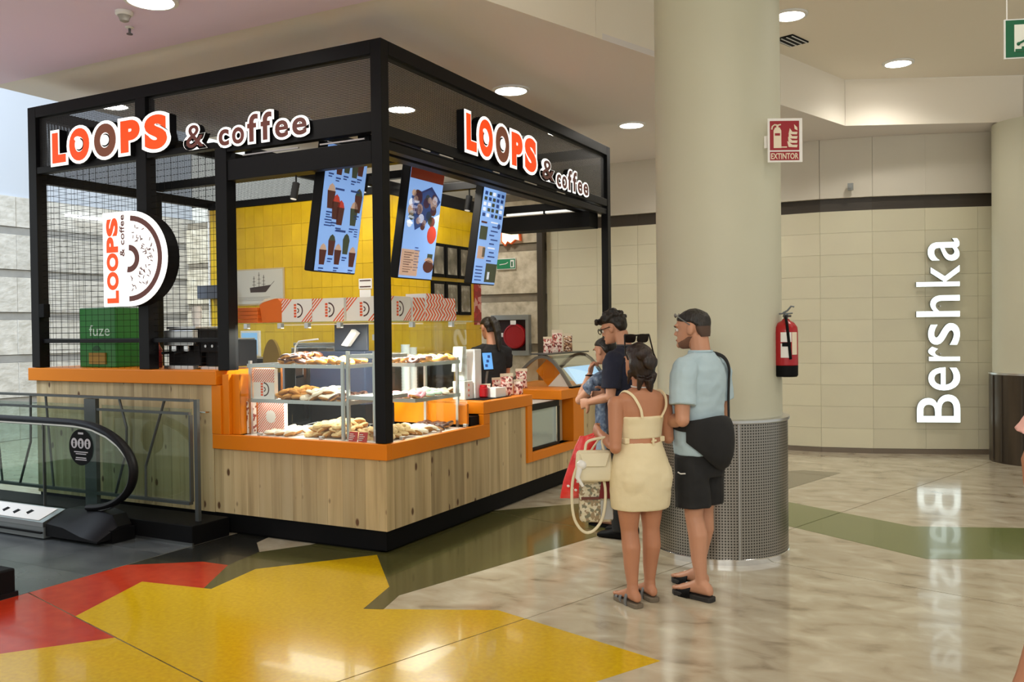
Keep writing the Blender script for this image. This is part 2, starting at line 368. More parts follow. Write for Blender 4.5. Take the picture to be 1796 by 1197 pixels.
def word(txt, o0, ax, ay, u0, u1, v0, cap, depth, offset=0.0, mb=None):
    # a line of flat writing as one mesh
    c = bpy.data.curves.new('g', 'FONT'); c.body = txt; c.size = 1; c.extrude = 0.5; c.offset = offset; c.resolution_u = 3
    o = bpy.data.objects.new('g', c); COL.objects.link(o); dg = bpy.context.evaluated_depsgraph_get(); dg.update()
    me = bpy.data.meshes.new_from_object(o.evaluated_get(dg)); xs = [v.co.x for v in me.vertices]
    n = ax.cross(ay); sx = (u1-u0)/(max(xs)-min(xs)); m = mb or M()
    m.add([o0 + ax*(u0+(v.co.x-min(xs))*sx) + ay*(v0+v.co.y/0.72*cap) + n*(v.co.z+0.5)*depth for v in me.vertices], [tuple(p.vertices) for p in me.polygons])
    bpy.data.objects.remove(o); bpy.data.curves.remove(c); bpy.data.meshes.remove(me); return m
X, Y, Z = V((1, 0, 0)), V((0, 1, 0)), V((0, 0, 1))
def lerp(a, b, t): return V(a)*(1-t) + V(b)*t
def cr(pts, k=5):
    # smooth curve through the points
    p = [V(q) for q in pts]; p = [p[0]*2-p[1]] + p + [p[-1]*2-p[-2]]; out = []
    for i in range(1, len(p)-2):
        for j in range(k):
            t = j/k; out.append(.5*(2*p[i] + (p[i+1]-p[i-1])*t + (2*p[i-1]-5*p[i]+4*p[i+1]-p[i+2])*t*t + (3*p[i]-p[i-1]-3*p[i+1]+p[i+2])*t**3))
    return out + [p[-2]]

# ------------------------------------------------------------------ floor
def clip(poly, n, d):
    out = []
    for i in range(len(poly)):
        a, b = poly[i], poly[(i+1) % len(poly)]; da, db = n[0]*a[0]+n[1]*a[1]-d, n[0]*b[0]+n[1]*b[1]-d
        if da >= 0: out.append(a)
        if (da > 0) != (db > 0) and da != db:
            t = da/(da-db); out.append((a[0]+(b[0]-a[0])*t, a[1]+(b[1]-a[1])*t))
    return out
n1 = (0.951, -0.310); n2 = (0.2487, 0.9686); G = 0.004
def slabs(poly, ks1, ks2):
    res = []
    for a in ks1:
        for b in ks2:
            p = clip(poly, n1, 1.65+3.5*a+G); p = clip(p, (-n1[0], -n1[1]), -(1.65+3.5*(a+1)-G)) if p else p
            p = clip(p, n2, -1.98+3.5*b+G) if p else p; p = clip(p, (-n2[0], -n2[1]), -(-1.98+3.5*(b+1)-G)) if p else p
            if len(p) > 2: res.append(p)
    return res
floor = struct('floor', M().box(-14, 11, -10, 17, -0.06, -0.012), JOINT)
def floor_piece(name, poly, z, m):
    return obj(name, M().prism([(x, y, -0.012) for x, y in poly], (0, 0, z+0.012)), m, floor)
for p in slabs([(-14, -10), (11, -10), (11, 17), (-14, 17)], range(-5, 4), range(-4, 6)): floor_piece('floor_slab', p, 0.0, MARBLE)
INL = [
 ('yellow_inlay', YELT, [(-.793,-1.837),(-1.024,-1.203),(-.502,-1.13),(-.58,-.673),(-.069,-.029),(.46,-.62),(.579,-1.037),(1.273,-.727),(2.321,-1.053),(2.0,-1.7),(1.7,-3.2),(.4,-4.2),(-1.0,-3.4),(-1.5,-2.6),(-.612,-2.378),(-.289,-1.965)]),
 ('red_inlay', REDT, [(-.612,-2.378),(-.289,-1.965),(-.793,-1.837),(-1.024,-1.203),(-.556,-1.137),(-.821,-.678),(-1.049,-.688),(-1.456,-.975),(-1.458,-1.9),(-1.5,-2.6)]),
 ('olive_inlay', OLIVT, [(-.556,-1.137),(-.821,-.678),(-.881,-.321),(-.698,-.018),(-.6,.3),(-.3,1.4),(-.068,1.598),(.593,2.306),(1.184,1.394),(.615,-.738),(.687,-.996),(.579,-1.037),(.46,-.62),(-.069,-.029),(-.58,-.673),(-.502,-1.13)]),
 ('dark_reflection_inlay', DARKT, [(-1.456,-.975),(-1.049,-.688),(-.821,-.678),(-.881,-.321),(-1.1,-.12),(-1.2,.3),(-1.456,.3)]),  # dark floor piece with the reflection of the black plinth painted in
 ('green_inlay', GREENT, [(1.2,3.75),(2.13,3.057),(3.2,2.452),(3.962,2.738),(6.5,3.9),(6.5,2.9),(3.918,1.708),(3.344,1.454),(2.31,2.086),(1.0,3.1)]),
 ('grey_inlay', GREYT, [(1.3,4.2),(1.874,4.78),(1.988,4.894),(2.372,4.857),(2.026,3.619),(1.7,3.5)])]
for nm, m, poly in INL:
    for k1 in range(-4, 3):
        for k2 in range(-3, 4):
            for p in slabs(poly, [k1], [k2]): floor_piece(nm, p, 0.0012, m)
for i in range(9):
    for j in range(3):
        x1 = -1.462 - i*0.6; y1 = -0.05 - j*0.6
        floor_piece('slate_tile', [(x1-.597, y1-.597), (x1, y1-.597), (x1, y1), (x1-.597, y1)], 0.0014, SLATE)

# ------------------------------------------------------------------ ceilings and walls
HL, HH = 3.82, 4.37
BK = [(-2.35, -8.6), (.61, .23), (1.27, 2.2), (1.87, 4.34), (2.33, 5.72), (4.13, 6.55), (8.0, 8.3)]
lowpoly = [(-5.2, -8.6), (-2.35, -8.6), (.49, -.1), (-5.2, -.1)]
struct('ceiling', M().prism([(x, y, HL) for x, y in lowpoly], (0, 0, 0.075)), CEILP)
struct('ceiling_recess', M().prism([(x, y, HL+.025) for x, y in [(-4.3, -.1), (.49, -.1), (.61, .23), (1.27, 2.2), (1.87, 4.34), (2.33, 5.72), (4.13, 6.55), (8, 8.3), (8, 14), (-9.1, 14), (-9.1, 6.6), (-4.3, 6.6)]], (0, 0, 0.05)), CEILG)
struct('ceiling_high', M().prism([(x, y, HH) for x, y in BK + [(11, 8.3), (11, -10), (-2.35, -10)]], (0, 0, 0.05)), CEIL)
bulk = struct('wall_bulkhead', M().prism([(x-.05, y+.03, HL+.052) for x, y in BK] + [(x-.09, y+.05, HL+.052) for x, y in reversed(BK)], (0, 0, HH-HL-.053)), CEIL)
BKJ = [(-2.35, -8.6), (-.6, -3.4), (1.016, 1.44), (1.87, 4.34), (2.33, 5.72), (4.13, 6.55), (8.0, 8.3)]
for i in range(6):
    a, b = V((*BKJ[i], 0)), V((*BKJ[i+1], 0)); d = (b-a).normalized(); nn = V((-d.y, d.x, 0))*0.03
    a2, b2 = a + d*0.003, b - d*0.003
    obj('bulkhead_panel', M().prism([a2-nn*.08+Z*(HL+.0255), b2-nn*.08+Z*(HL+.0255), b2+nn+Z*(HL+.0255), a2+nn+Z*(HL+.0255)], (0, 0, HH-HL-.027)), CEIL, bulk)
# left stone wall
wl = struct('wall_left', M().box(-9.3, -9.05, -.2, 13.5, 0, 7.0), PLASTERB)
z = 0.0; k = 0
while z < 3.5:
    h = 0.52
    for j in range(8):
        o = obj('stone_course', M().box(-9.05, -8.98-.012*random.random(), -.2+j*1.7, -.2+(j+1)*1.7-.006, z+.004, min(z+h, 3.62)), STONE, wl)
    if z + h < 3.5: obj('stone_band', M().box(-9.05, -9.0, -.2, 13.4, z+h+.004, z+h+.11), STONED, wl)
    z += h + 0.114
# back stone wall (behind the kiosk)
wb = struct('wall_back', M().box(-9.05, -1.86, 6.6, 6.7, 0, HL).box(-9.05, -4.3, 6.6, 6.7, HL+.001, 7.0), PLASTER)
z = 0.0; first = 1
while z < 3.2:
    h = 0.50 if first else 0.615
    for j in range(6):
        obj('stone_course', M().box(-9.0+j*1.19, -9.0+(j+1)*1.19-.006, 6.42-.012*random.random(), 6.598, z+.004, z+h), STONEW, wb)
    obj('stone_band', M().box(-9.0, -1.86, 6.44, 6.598, z+h+.004, z+h+.112), STONEWD, wb)
    z += h + 0.116; first = 0
struct('wall_back_upper', M().box(-1.86, 11, 7.05, 7.2, 2.6, HL).box(-1.86, -1.8, 6.6, 7.05, 3.2, HL), PLASTER)
# pale tiled shop front, slightly curved
PATH = [(-1.83, 6.50), (-.16, 6.50), (1.0, 6.43), (1.9, 6.40), (2.55, 6.52), (3.2, 6.73), (3.85, 6.98)]
def resample(path, step, first=.18):
    pts = [V((*p, 0)) for p in path]; out = [pts[0].copy()]; need = first
    for a, b in zip(pts, pts[1:]):
        L = (b-a).length; s = 0
        while L - s >= need: s += need; out.append(a + (b-a)*(s/L)); need = step
        need -= (L - s)
    out.append(pts[-1].copy()); return out
PP = resample(PATH, 0.6)
tb = M()
for a, b in zip(PP, PP[1:]):
    d = (b-a).normalized(); nn = V((-d.y, d.x, 0)); tb.prism([a+nn*.03, b+nn*.03, b+nn*.12, a+nn*.12], (0, 0, 2.96))
wr = struct('wall_right', tb, GROUT)
zs = [0.06, 0.30] + [0.30+0.2665*k for k in range(1, 11)]
for a, b in zip(PP, PP[1:]):
    if (b-a).length < 0.05: continue
    d = (b-a).normalized(); nn = V((-d.y, d.x, 0)); a2, b2 = a+d*.0012, b-d*.0012
    for z0, z1 in zip(zs, zs[1:]):
        obj('wall_tile', M().prism([a2+Z*(z0+.001), b2+Z*(z0+.001), b2+nn*.03+Z*(z0+.001), a2+nn*.03+Z*(z0+.001)], (0, 0, z1-z0-.002)), TILEM, wr)
def along(z0, z1, off0, off1, pts=PP):
    m = M()
    for a, b in zip(pts, pts[1:]):
        d = (b-a).normalized(); nn = V((-d.y, d.x, 0)); m.prism([a+nn*off0+Z*z0, b+nn*off0+Z*z0, b+nn*off1+Z*z0, a+nn*off1+Z*z0], (0, 0, z1-z0))
    return m
struct('baseboard_right', along(0.0, 0.058, -.012, .029), mat('grey_skirting', srgb(112, 100, 86), 0.4))
struct('trim_2', along(2.966, 3.12, .03, .12), DTRIM)
struct('trim_3', along(2.966, 3.0, .0, .029), DTRIM)
struct('wall_shopfront_upper', along(3.122, HL+.024, -.03, .02, PP+[V((6.0, 8.1, 0)), V((9, 9.4, 0))]), PLASTER)
struct('trim_4', M().box(-1.93, -1.845, 6.38, 6.49, 0, 3.1), DTRIM)
struct('wall_far_right', M().box(5.2, 11, 8.3, 8.5, 0, HL), PLASTER)

solo('wall_tube_lamp', M().box(-8.92, -8.86, 3.95, 4.75, 3.40, 3.44), mat('cold_tube', (.9, .95, 1), .4, emit=2.0), 'short white tube lamp on the left stone wall seen through the wire grid', 'lamp')
# columns
CX, CY = 2.034, 1.168
colm = struct('column', M().lathe((CX, CY, 0), [(.428, .9), (.428, HH-.001)], 64), COLM, smooth=30)
cl = obj('perforated_cladding', M().lathe((CX, CY, 0), [(.463, .035), (.463, .93)], 96), PERF, None, 30)
cl.parent = colm
cl.data.transform(Matrix.Translation((-CX, -CY, 0))); cl.location = (CX, CY, 0)
obj('cladding_rim', M().lathe((CX, CY, 0), [(.472, .928), (.476, .932), (.476, .95), (.43, .955)], 64), STEEL, colm, 30)
obj('cladding_foot', M().lathe((CX, CY, 0), [(.472, .0), (.472, .036), (.466, .040)], 64), CHROME, colm, 30)
for a in (40, 205, 300):
    c, s = math.cos(R(a)), math.sin(R(a)); obj('cladding_seam', M().tube([(CX+.466*c, CY+.466*s, .036), (CX+.466*c, CY+.466*s, .93)], .006, 6), STEEL, colm)
C2 = (4.25, 6.53)
col2 = struct('column_far', M().lathe((*C2, 0), [(.44, .95), (.44, HL-.001)], 48), COLM, smooth=30)
obj('dark_cladding', M().lathe((*C2, 0), [(.475, .0), (.475, .99)], 48), mottled('dark_bronze_sheet', [srgb(60, 52, 44), srgb(92, 82, 70)], 2, 0.35, stretch=(4, 4, .4), metal=0.6), col2, 30)
obj('cladding_rim', M().lathe((*C2, 0), [(.482, .99), (.482, 1.01), (.44, 1.012)], 48), STEEL, col2, 30)
for a in (205, 222, 250):
    c, s = math.cos(R(a)), math.sin(R(a)); obj('cladding_seam', M().tube([(C2[0]+.478*c, C2[1]+.478*s, .02), (C2[0]+.478*c, C2[1]+.478*s, .98)], .010, 6), DTRIM, col2)

# ceiling fittings
def downlight(x, y, z, label, r=.13, power=34, group='round recessed ceiling lights'):
    t = thing('downlight', label, 'ceiling light', (x, y, z-.02), 0, None)
    obj('trim_ring', M().lathe((x, y, z-.02), [(r+.03, .019), (r+.028, .004), (r, 0.0), (r-.004, .012)], 32), WHITE, t, 30)
    obj('diffuser', M().lathe((x, y, z-.02), [(.001, .004), (r-.006, .004), (r-.006, .016), (.001, .016)], 32), LAMP, t)
    if power:
        l = bpy.data.lights.new('bulb', 'SPOT'); l.energy = power; l.spot_size = R(150); l.spot_blend = 0.8; l.shadow_soft_size = r; l.color = (1.0, .95, .86)
        o = bpy.data.objects.new('bulb', l); COL.objects.link(o); o.parent = t; o.location = (0, 0, -.02)
    return t
downlight(-1.27, -.85, HL, 'round ceiling light cut by the top edge of the picture, left of the kiosk', .15, 60)
downlight(-.26, 2.44, HL+.025, 'large round ceiling light just above the right roof beam of the kiosk', .15, 60)
downlight(.24, 4.39, HL+.025, 'round ceiling light right of the kiosk and left of the big column', .13, 50)
downlight(-.80, .76, HL+.025, 'round ceiling light seen through the mesh left of the kiosk corner post', .13, 50)
downlight(-1.56, 2.50, HL+.025, 'round ceiling light seen through the mesh right of the kiosk corner post', .14, 50)
downlight(-3.95, .95, HL+.025, 'round ceiling light glowing above the leftmost roof bay of the kiosk', .14, 40)
downlight(2.17, 3.22, HH, 'round ceiling light touching the right edge of the big column', .13, 60)
downlight(2.92, 5.30, HH, 'round ceiling light in front of the stepped bulkhead above the shop front', .13, 70)
downlight(-.62, 4.32, HL+.025, 'round ceiling light hidden behind the right end of the kiosk roof beam', .13, 30)
for x, y, nm in [(3.4, -1.0, 'in front of the big column above the waiting couple'), (5.6, 1.0, 'to the right beyond the hanging exit sign'), (5.2, 4.2, 'close to the far dark clad column'), (1.0, -4.5, 'above the yellow floor inlay'), (5.2, -4.0, 'above the photographer'), (3.6, 2.0, 'between the big column and the exit sign')]:
    downlight(x, y, HH, 'hall ceiling light outside the picture ' + nm, .13, 70)
downlight(-2.6, 5.35, HL+.025, 'added round ceiling light behind the kiosk to brighten the warm stone wall', .14, 95)  # added lamp, lifts the dim stone wall and the nearby tiles
downlight(.62, 5.7, HL+.025, 'extra round ceiling light added in front of the tiled wall, hidden by the big column', .13, 60)  # extra unseen lamp added near the tiled wall
downlight(-3.2, -4.2, HL, 'round ceiling light outside the picture over the near escalator side', .14, 50)
v = thing('air_vent', 'slatted black air vent in the ceiling right of the column', 'vent', (2.10, 3.95, HH))
va = V((.31, .95, 0)); vb = V((-.95, .31, 0)); vc = V((2.10, 3.95, HH-.012))
obj('vent_frame', M().prism([vc+va*-.16+vb*-.05, vc+va*.16+vb*-.05, vc+va*.16+vb*.15, vc+va*-.16+vb*.15], (0, 0, .011)), BLACKM, v)
for k in range(4):
    q = vc + vb*(-.04+.055*k) - Z*.006; obj('vent_slat', M().prism([q-va*.15, q+va*.15, q+va*.15+vb*.009, q-va*.15+vb*.009], (0, 0, .008)), WHITE, v)
def sprinkler(x, y, z, label):
    t = thing('sprinkler', label, 'sprinkler', (x, y, z-.06))
    obj('rose', M().lathe((x, y, z-.012), [(.03, .011), (.03, .004), (.012, 0)], 16), WHITE, t, 30)
    obj('head', M().cyl((x, y, z-.012), (x, y, z-.05), .009).lathe((x, y, z-.056), [(.004, .008), (.022, .006), (.022, 0)], 12), DSTEEL, t)
sprinkler(-1.85, -.55, HL, 'small dark sprinkler head under the lilac-lit ceiling left of the kiosk')
t = thing('smoke_detector', 'white domed smoke detector under the lilac-lit ceiling', 'detector', (-1.62, -.78, HL-.08))
obj('base', M().lathe((-1.62, -.78, HL-.03), [(.06, .029), (.06, .01), (.05, 0)], 24), WHITE, t, 30)
obj('dome', M().lathe((-1.62, -.78, HL-.075), [(.012, 0), (.03, .008), (.036, .03), (.045, .045)], 20), mat('grey_plastic', srgb(150, 146, 140), .5), t, 30)
sprinkler(4.05, 6.85, HL+.025, 'tiny dark sprinkler under the soffit above the shop front')
solo('wall_socket', M().box(2.28, 2.34, 6.33, 6.39, 3.2, 3.28).box(2.295, 2.325, 6.31, 6.33, 3.22, 3.26), GREYM, 'small grey sensor box on the wall above the dark shop-front band', 'sensor')

# hanging exit sign top right
t = thing('exit_sign', 'green and white hanging emergency exit sign at the top right edge', 'sign', (3.86, .2, 2.92))
ea, eb = V((.94, .34, 0)).normalized(), V((-.34, .94, 0)).normalized(); e0 = V((3.775, .16, 2.918))
def slab(o0, a, b, n, u0, u1, v0, v1, t0, t1, mi=0, mb=None):
    m = mb or M(); return m.prism([o0+a*u0+b*v0+n*t0, o0+a*u1+b*v0+n*t0, o0+a*u1+b*v1+n*t0, o0+a*u0+b*v1+n*t0], n*(t1-t0), mi)
en = ea.cross(Z)
obj('panel', slab(e0, ea, Z, en, 0, .42, 0, .20, -.012, 0), WHITE, t)
obj('green_field', slab(e0, ea, Z, en, .006, .414, .006, .194, 0, .003), GREEN, t)
obj('white_field', slab(e0, ea, Z, en, .046, .374, .034, .170, .003, .005), mat('sign_white', (.75, .76, .68), .5), t)
mm = M()
for k in range(6): slab(e0, ea, Z, en, .05+.03*k, .05+.03*(k+1), .034, .046+.012*k, .005, .007, 0, mm)
mm.tube([e0+ea*.07+Z*.075+en*.006, e0+ea*.12+Z*.10+en*.006], .006, 5); mm.ell(e0+ea*.065+Z*.072+en*.006, .009)
obj('stair_pictogram', mm, GREEN, t)
for u in (.012, .40): obj('hanging_rod', M().cyl(e0+ea*u+Z*.20, e0+ea*u+Z*(HH-2.918), .003, n=6), WHITE, t)

# fire extinguisher and its sign on the column
t = thing('fire_extinguisher_sign', 'red and white EXTINTOR sign projecting from the big column', 'sign', (2.55, .92, 2.64))
sa = V((.885, .465, 0)); sn = V((.465, -.885, 0)); s0 = V((2.445, .868, 2.636))
obj('panel', slab(s0, sa, Z, sn, 0, .226, 0, .285, -.004, 0), WPAPER, t)
obj('bracket', M().prism([s0-sa*.01-sn*.045+Z*.1, s0+sa*.05-sn*.005+Z*.1, s0+sa*.05-sn*.011+Z*.1, s0-sa*.0-sn*.06+Z*.1], (0, 0, .08)), WPAPER, t)
mm = M(); slab(s0, sa, Z, sn, .014, .205, .078, .268, 0, .002, 0, mm); slab(s0, sa, Z, sn, .014, .205, .012, .068, 0, .002, 0, mm)
obj('red_field', mm, REDS, t)
mm = M(); q = s0 + sn*.002
slab(q, sa, Z, sn, .038, .088, .092, .205, 0, .001, 0, mm)
mm.prism([q+sa*.038+Z*.205, q+sa*.088+Z*.205, q+sa*.078+Z*.225, q+sa*.048+Z*.225], sn*.001)
slab(q, sa, Z, sn, .056, .070, .225, .242, 0, .001, 0, mm)
mm.tube([q+sa*.062+Z*.240, q+sa*.045+Z*.243, q+sa*.030+Z*.232, q+sa*.026+Z*.212], .005, 5)
mm.tube([q+sa*.066+Z*.240, q+sa*.085+Z*.244], .005, 5)
slab(q, sa, Z, sn, .085, .125, .094, .101, 0, .001, 0, mm)
for k in range(4):
    b0 = q + sa*.13 + Z*(.098+.028*k)
    mm.prism([b0+sa*.005, b0+sa*.06+Z*-.003, b0+sa*.064+Z*.014, b0+sa*.03+Z*.014, b0+sa*(-.004+.006*k)+Z*.038], sn*.001)
mm.prism([q+sa*.175+Z*.215, q+sa*.194+Z*.205, q+sa*.192+Z*.225, q+sa*.172+Z*.245], sn*.001)
obj('pictogram', mm, CREAMP, t)
obj('band', slab(q, sa, Z, sn, .046, .080, .172, .188, .001, .002), REDS, t)
obj('lettering', word('EXTINTOR', q, sa, Z, .020, .199, .021, .038, .001, .02), CREAMP, t)
EX = V((2.506, 1.115, 1.225))
t = thing('fire_extinguisher', 'red fire extinguisher with black base hung on the column', 'fire extinguisher', EX)
obj('cylinder', M().lathe(EX, [(.074, .075), (.078, .08), (.078, .30), (.074, .335), (.055, .362), (.028, .378), (.02, .39)], 28), RED, t, 30)
obj('black_base', M().lathe(EX, [(.070, 0), (.077, .01), (.0775, .076)], 28), BLACKM, t, 30)
o1 = obj('valve', M().cyl(EX+Z*.388, EX+Z*.425, .015).cyl(EX+Z*.41-X*.02, EX+Z*.41+X*.035, .008), DSTEEL, t)
obj('lever', M().tube([EX+Z*.43-X*.02, EX+Z*.445+X*.01, EX+Z*.475+X*.035, EX+Z*.47+X*.055], .006, 6).tube([EX+Z*.425-X*.045, EX+Z*.428+X*.045], .005, 6), DSTEEL, t)
obj('hose', M().tube(cr([EX+Z*.41+sn*.01, EX+Z*.40+sn*.06-sa*.02, EX+Z*.36+sn*.078-sa*.018, EX+Z*.25+sn*.082-sa*.008, EX+Z*.12+sn*.084+sa*.004]), .0095, 8), BLACKM, t)
def curved(c, r, a0, a1, z0, z1, n=8, th=.0015):
    m = M(); rg = []
    for i in range(n+1):
        a = a0 + (a1-a0)*i/n; d = V((math.cos(a), math.sin(a), 0)); rg.append([c+d*r+Z*z0, c+d*(r+th)+Z*z0, c+d*(r+th)+Z*z1, c+d*r+Z*z1])
    return m.loft(rg)
ac = math.atan2(sn.y, sn.x)
obj('label', curved(EX, .0785, ac-.75, ac-.05, .13, .225), WPAPER, t)
obj('label', curved(EX, .0785, ac-.75, ac+.15, .235, .30), WPAPER, t)
obj('label', curved(EX, .0785, ac+.2, ac+.75, .15, .30), CREAMP, t)
obj('dark_label', curved(EX, .080, ac-.62, ac+.1, .205, .232), BLACKM, t)
obj('bracket', M().box(2.445, 2.475, 1.13, 1.16, 1.40, 1.50), DSTEEL, t)

# shop sign letters BERSHKA, reading upwards on the tiled wall
t = thing('illuminated_sign', 'cool white lit Bershka letters standing vertically on the pale tiled wall', 'sign', (3.2, 6.6, .36))
b0 = V((2.985, 6.655, 0)); bd = V((.65, .222, 0)).normalized(); bn = V((.323, -.946, 0))
tot = []; x = 0
for ch, z0, z1, d0, d1 in [('B', .394, .726, .0, 1.0), ('e', .775, 1.051, .27, 1.0), ('r', 1.127, 1.297, .27, 1.0), ('s', 1.318, 1.577, .27, 1.0), ('h', 1.653, 1.909, .0, 1.0), ('k', 2.014, 2.264, .0, 1.0), ('a', 2.317, 2.582, .27, 1.0)]:
    # letter height runs from right (baseline) to left (top)
    base = b0 + bd*.485 + bn*.05
    Hc = .485
    m = letter(ch, base, Z, -bd, (z0, z1, 0, Hc*(1-d0)), .05, .006)
    L = obj('letter', m, GREYM, t)
    f = letter(ch, base + Z.cross(-bd)*.0505, Z, -bd, (z0, z1, 0, Hc*(1-d0)), .006, .006)
    obj('letter_face', f, LSIGN, L)
    obj('stand_off', M().cyl(base-bd*.2+Z*(z0+z1)/2, base-bd*.2+Z*(z0+z1)/2-bn*.05, .008), STEEL, L)

# ------------------------------------------------------------------ kiosk frame
kf = thing('kiosk_frame', 'black steel kiosk frame with posts, roof beams and dark mesh fascia', 'kiosk frame', (-1.94, 2.17, .66))
def beam(name, *b): return obj(name, M().box(*b), BLACK, kf, bevel=.004)
beam('post', -.09, 0, .0, .09, .778, 3.6)
beam('post', -3.88, -3.77, .0, .10, 1.272, 3.6)
beam('post', -2.48, -2.36, .0, .10, 1.272, 3.5)
beam('post', -1.59, -1.47, .0, .10, 1.272, 3.0)
beam('post', -.08, 0, 4.25, 4.34, .955, 3.6)
beam('post', -3.88, -3.78, 4.24, 4.34, 0, 3.6)
beam('post', -3.88, -3.79, 1.30, 1.39, .9, 3.0)
beam('roof_beam', -3.769, -.091, 0, .09, 3.50, 3.6)
beam('roof_beam', -.09, 0, .091, 4.249, 3.50, 3.6)
beam('roof_beam', -3.88, -3.79, .101, 4.239, 3.50, 3.6)
beam('roof_beam', -3.779, -.081, 4.25, 4.34, 3.50, 3.6)
beam('fascia_beam', -1.469, -.091, .005, .075, 2.96, 3.10)
beam('fascia_beam', -2.359, -1.6, .005, .075, 3.0, 3.05)
beam('fascia_beam', -3.769, -2.481, .005, .075, 3.0, 3.06)
beam('fascia_beam', -.075, -.005, .091, 4.249, 2.93, 3.01)
beam('lower_beam', -1.469, -.1, .012, .085, 2.74, 2.90)
beam('lower_beam', -.085, -.012, .1, 4.249, 2.84, 2.90)
beam('lower_beam', -.30, -.20, .12, 4.24, 2.86, 2.98)
beam('lower_beam', -1.469, -.31, .22, .32, 2.80, 2.95)
beam('side_beam', -3.87, -3.80, .101, 4.239, 2.93, 3.02)
beam('cross_beam', -3.79, -.31, 1.30, 1.38, 3.02, 3.10)
beam('cross_beam', -3.79, -.31, 2.86, 2.94, 3.02, 3.10)
beam('cross_beam', -1.60, -1.52, .33, 4.24, 2.98, 3.06)
beam('cross_beam', -.80, -.74, .33, 4.24, 3.02, 3.10)
beam('back_beam', -3.779, -.081, 4.25, 4.34, 2.92, 3.02)
# small polished lines between the beams
for x0, x1 in ((-1.3, -.75), (-.55, -.15)): obj('beam_cap', M().box(x0, x1, .002, .012, 2.912, 2.922), STEEL, kf)
for y0, y1 in ((.5, .62), (.75, .95), (1.6, 1.72), (2.2, 2.45), (2.9, 3.1)): obj('beam_cap', M().box(-.012, -.002, y0, y1, 2.912, 2.922), STEEL, kf)
# mesh fascia
for x0, x1 in ((-3.769, -2.481), (-2.359, -.091)):
    obj('mesh_fascia', M().box(x0, x1, .038, .040, 3.06 if x0 < -3 else 3.10, 3.499), FASCIA, kf)
obj('mesh_fascia', M().box(-.040, -.038, .091, 4.249, 3.01, 3.499), FASCIA, kf)
obj('mesh_fascia', M().box(-3.84, -3.838, .101, 4.239, 3.02, 3.499), FASCIA, kf)
# welded wire grids left of the counter and on the side
def grid(p0, ax, L, z0, z1, dx=.082, dz=.051, r=.0017):
    m = M(); n = int(L/dx)
    for k in range(1, n+1):
        q = V(p0) + ax*(k*L/(n+1)); m.tube([q+Z*z0, q+Z*z1], r, 4)
    n = int((z1-z0)/dz)
    for k in range(1, n+1):
        q = V(p0) + Z*(z0 + k*(z1-z0)/(n+1)); m.tube([q, q+ax*L], r, 4)
    return m
for p0, ax, L, z1 in (((-3.769, .05, 0), X, 1.288, 3.0), ((-2.359, .05, 0), X, .77, 3.0), ((-3.835, .1, 0), Y, 1.2, 2.93), ((-3.835, 1.39, 0), Y, 2.85, 2.93)):
    obj('wire_grid', grid(p0, ax, L, 1.275, z1), BLACKM, kf, kind='stuff')
for x0, x1 in ((-3.769, -2.481), (-2.359, -1.591)): beam('grid_rail', x0, x1, .03, .07, 1.49, 1.525)
obj('lock_box', M().box(-3.77, -3.70, .0, .06, 1.72, 1.84), BLACKM, kf, bevel=.004)

# signs on the fascia
def kiosk_sign(label, o0, ax, ay, u0, u1, vb, vt, amp, cof, loc):
    t = thing('illuminated_sign', label, 'sign', loc)
    n = ax.cross(ay)
    W = u1-u0; wd = [.145, .215, .225, .19, .215]; tot = sum(wd); u = u0; H = vt-vb
    for ch, w_ in zip('LOOPS', wd):
        a, b = u, u + W*w_/tot; u = b; mid = len(t.children)
        dv = 0 if ch in 'LP' else .022*H
        bx = (a-.008, b+.008, vb-dv, vt+dv)
        L = obj('letter', letter(ch, o0, ax, ay, bx, .071, .105), BLACK, t)
        obj('white_face', letter(ch, o0+n*.0715, ax, ay, bx, .004, .105), LWHITE, L)
        i = .025; ix = (bx[1]-bx[0])*.13
        col = LDOUGH if mid == 2 else LORANGE
        obj('letter_face', letter(ch, o0+n*.0755, ax, ay, (bx[0]+ix*.9, bx[1]-ix*.9, bx[2]+i*1.05, bx[3]-i*1.05), .004, .066), col, L)
        if ch == 'O':
            cu, cv = (bx[0]+bx[1])/2, (bx[2]+bx[3])/2
            mm = M(); q = o0 + n*.080
            ring = [q + ax*(cu+(.16*(b-a))*math.cos(2*math.pi*k/20)) + ay*(cv+.14*H*math.sin(2*math.pi*k/20)) for k in range(20)]
            mm.prism(ring, n*.002)
            if mid == 1: mm.prism([q + ax*(cu-.02+.12*(b-a)*math.cos(2*math.pi*k/14)) + ay*(cv+.16*H+.06*H*math.sin(2*math.pi*k/14)) for k in range(14)], n*.002)
            obj('doughnut_hole', mm, LWHITE, L)
    def small(ch, bx):
        L = obj('letter', letter(ch, o0, ax, ay, bx, .051, .055 if ch == '&' else .075), BLACK, t)
        obj('white_face', letter(ch, o0+n*.0515, ax, ay, bx, .004, .055 if ch == '&' else .075), LWHITE, L)
        ix, iy = (bx[1]-bx[0])*.14, .017
        obj('letter_face', letter(ch, o0+n*.0555, ax, ay, (bx[0]+ix, bx[1]-ix, bx[2]+iy, bx[3]-iy), .004, .005 if ch == '&' else .022), LBROWN, L)
    small('&', amp)
    c0, c1, cb, xh, ch_ = cof; ws = [.15, .175, .15, .15, .18, .195]; s = sum(ws); u = c0
    for ch, w_ in zip('coffee', ws):
        a, b = u, u+(c1-c0)*w_/s; u = b
        small(ch, (a-.004, b+.006, cb, (ch_ if ch == 'f' else xh)))
    return t
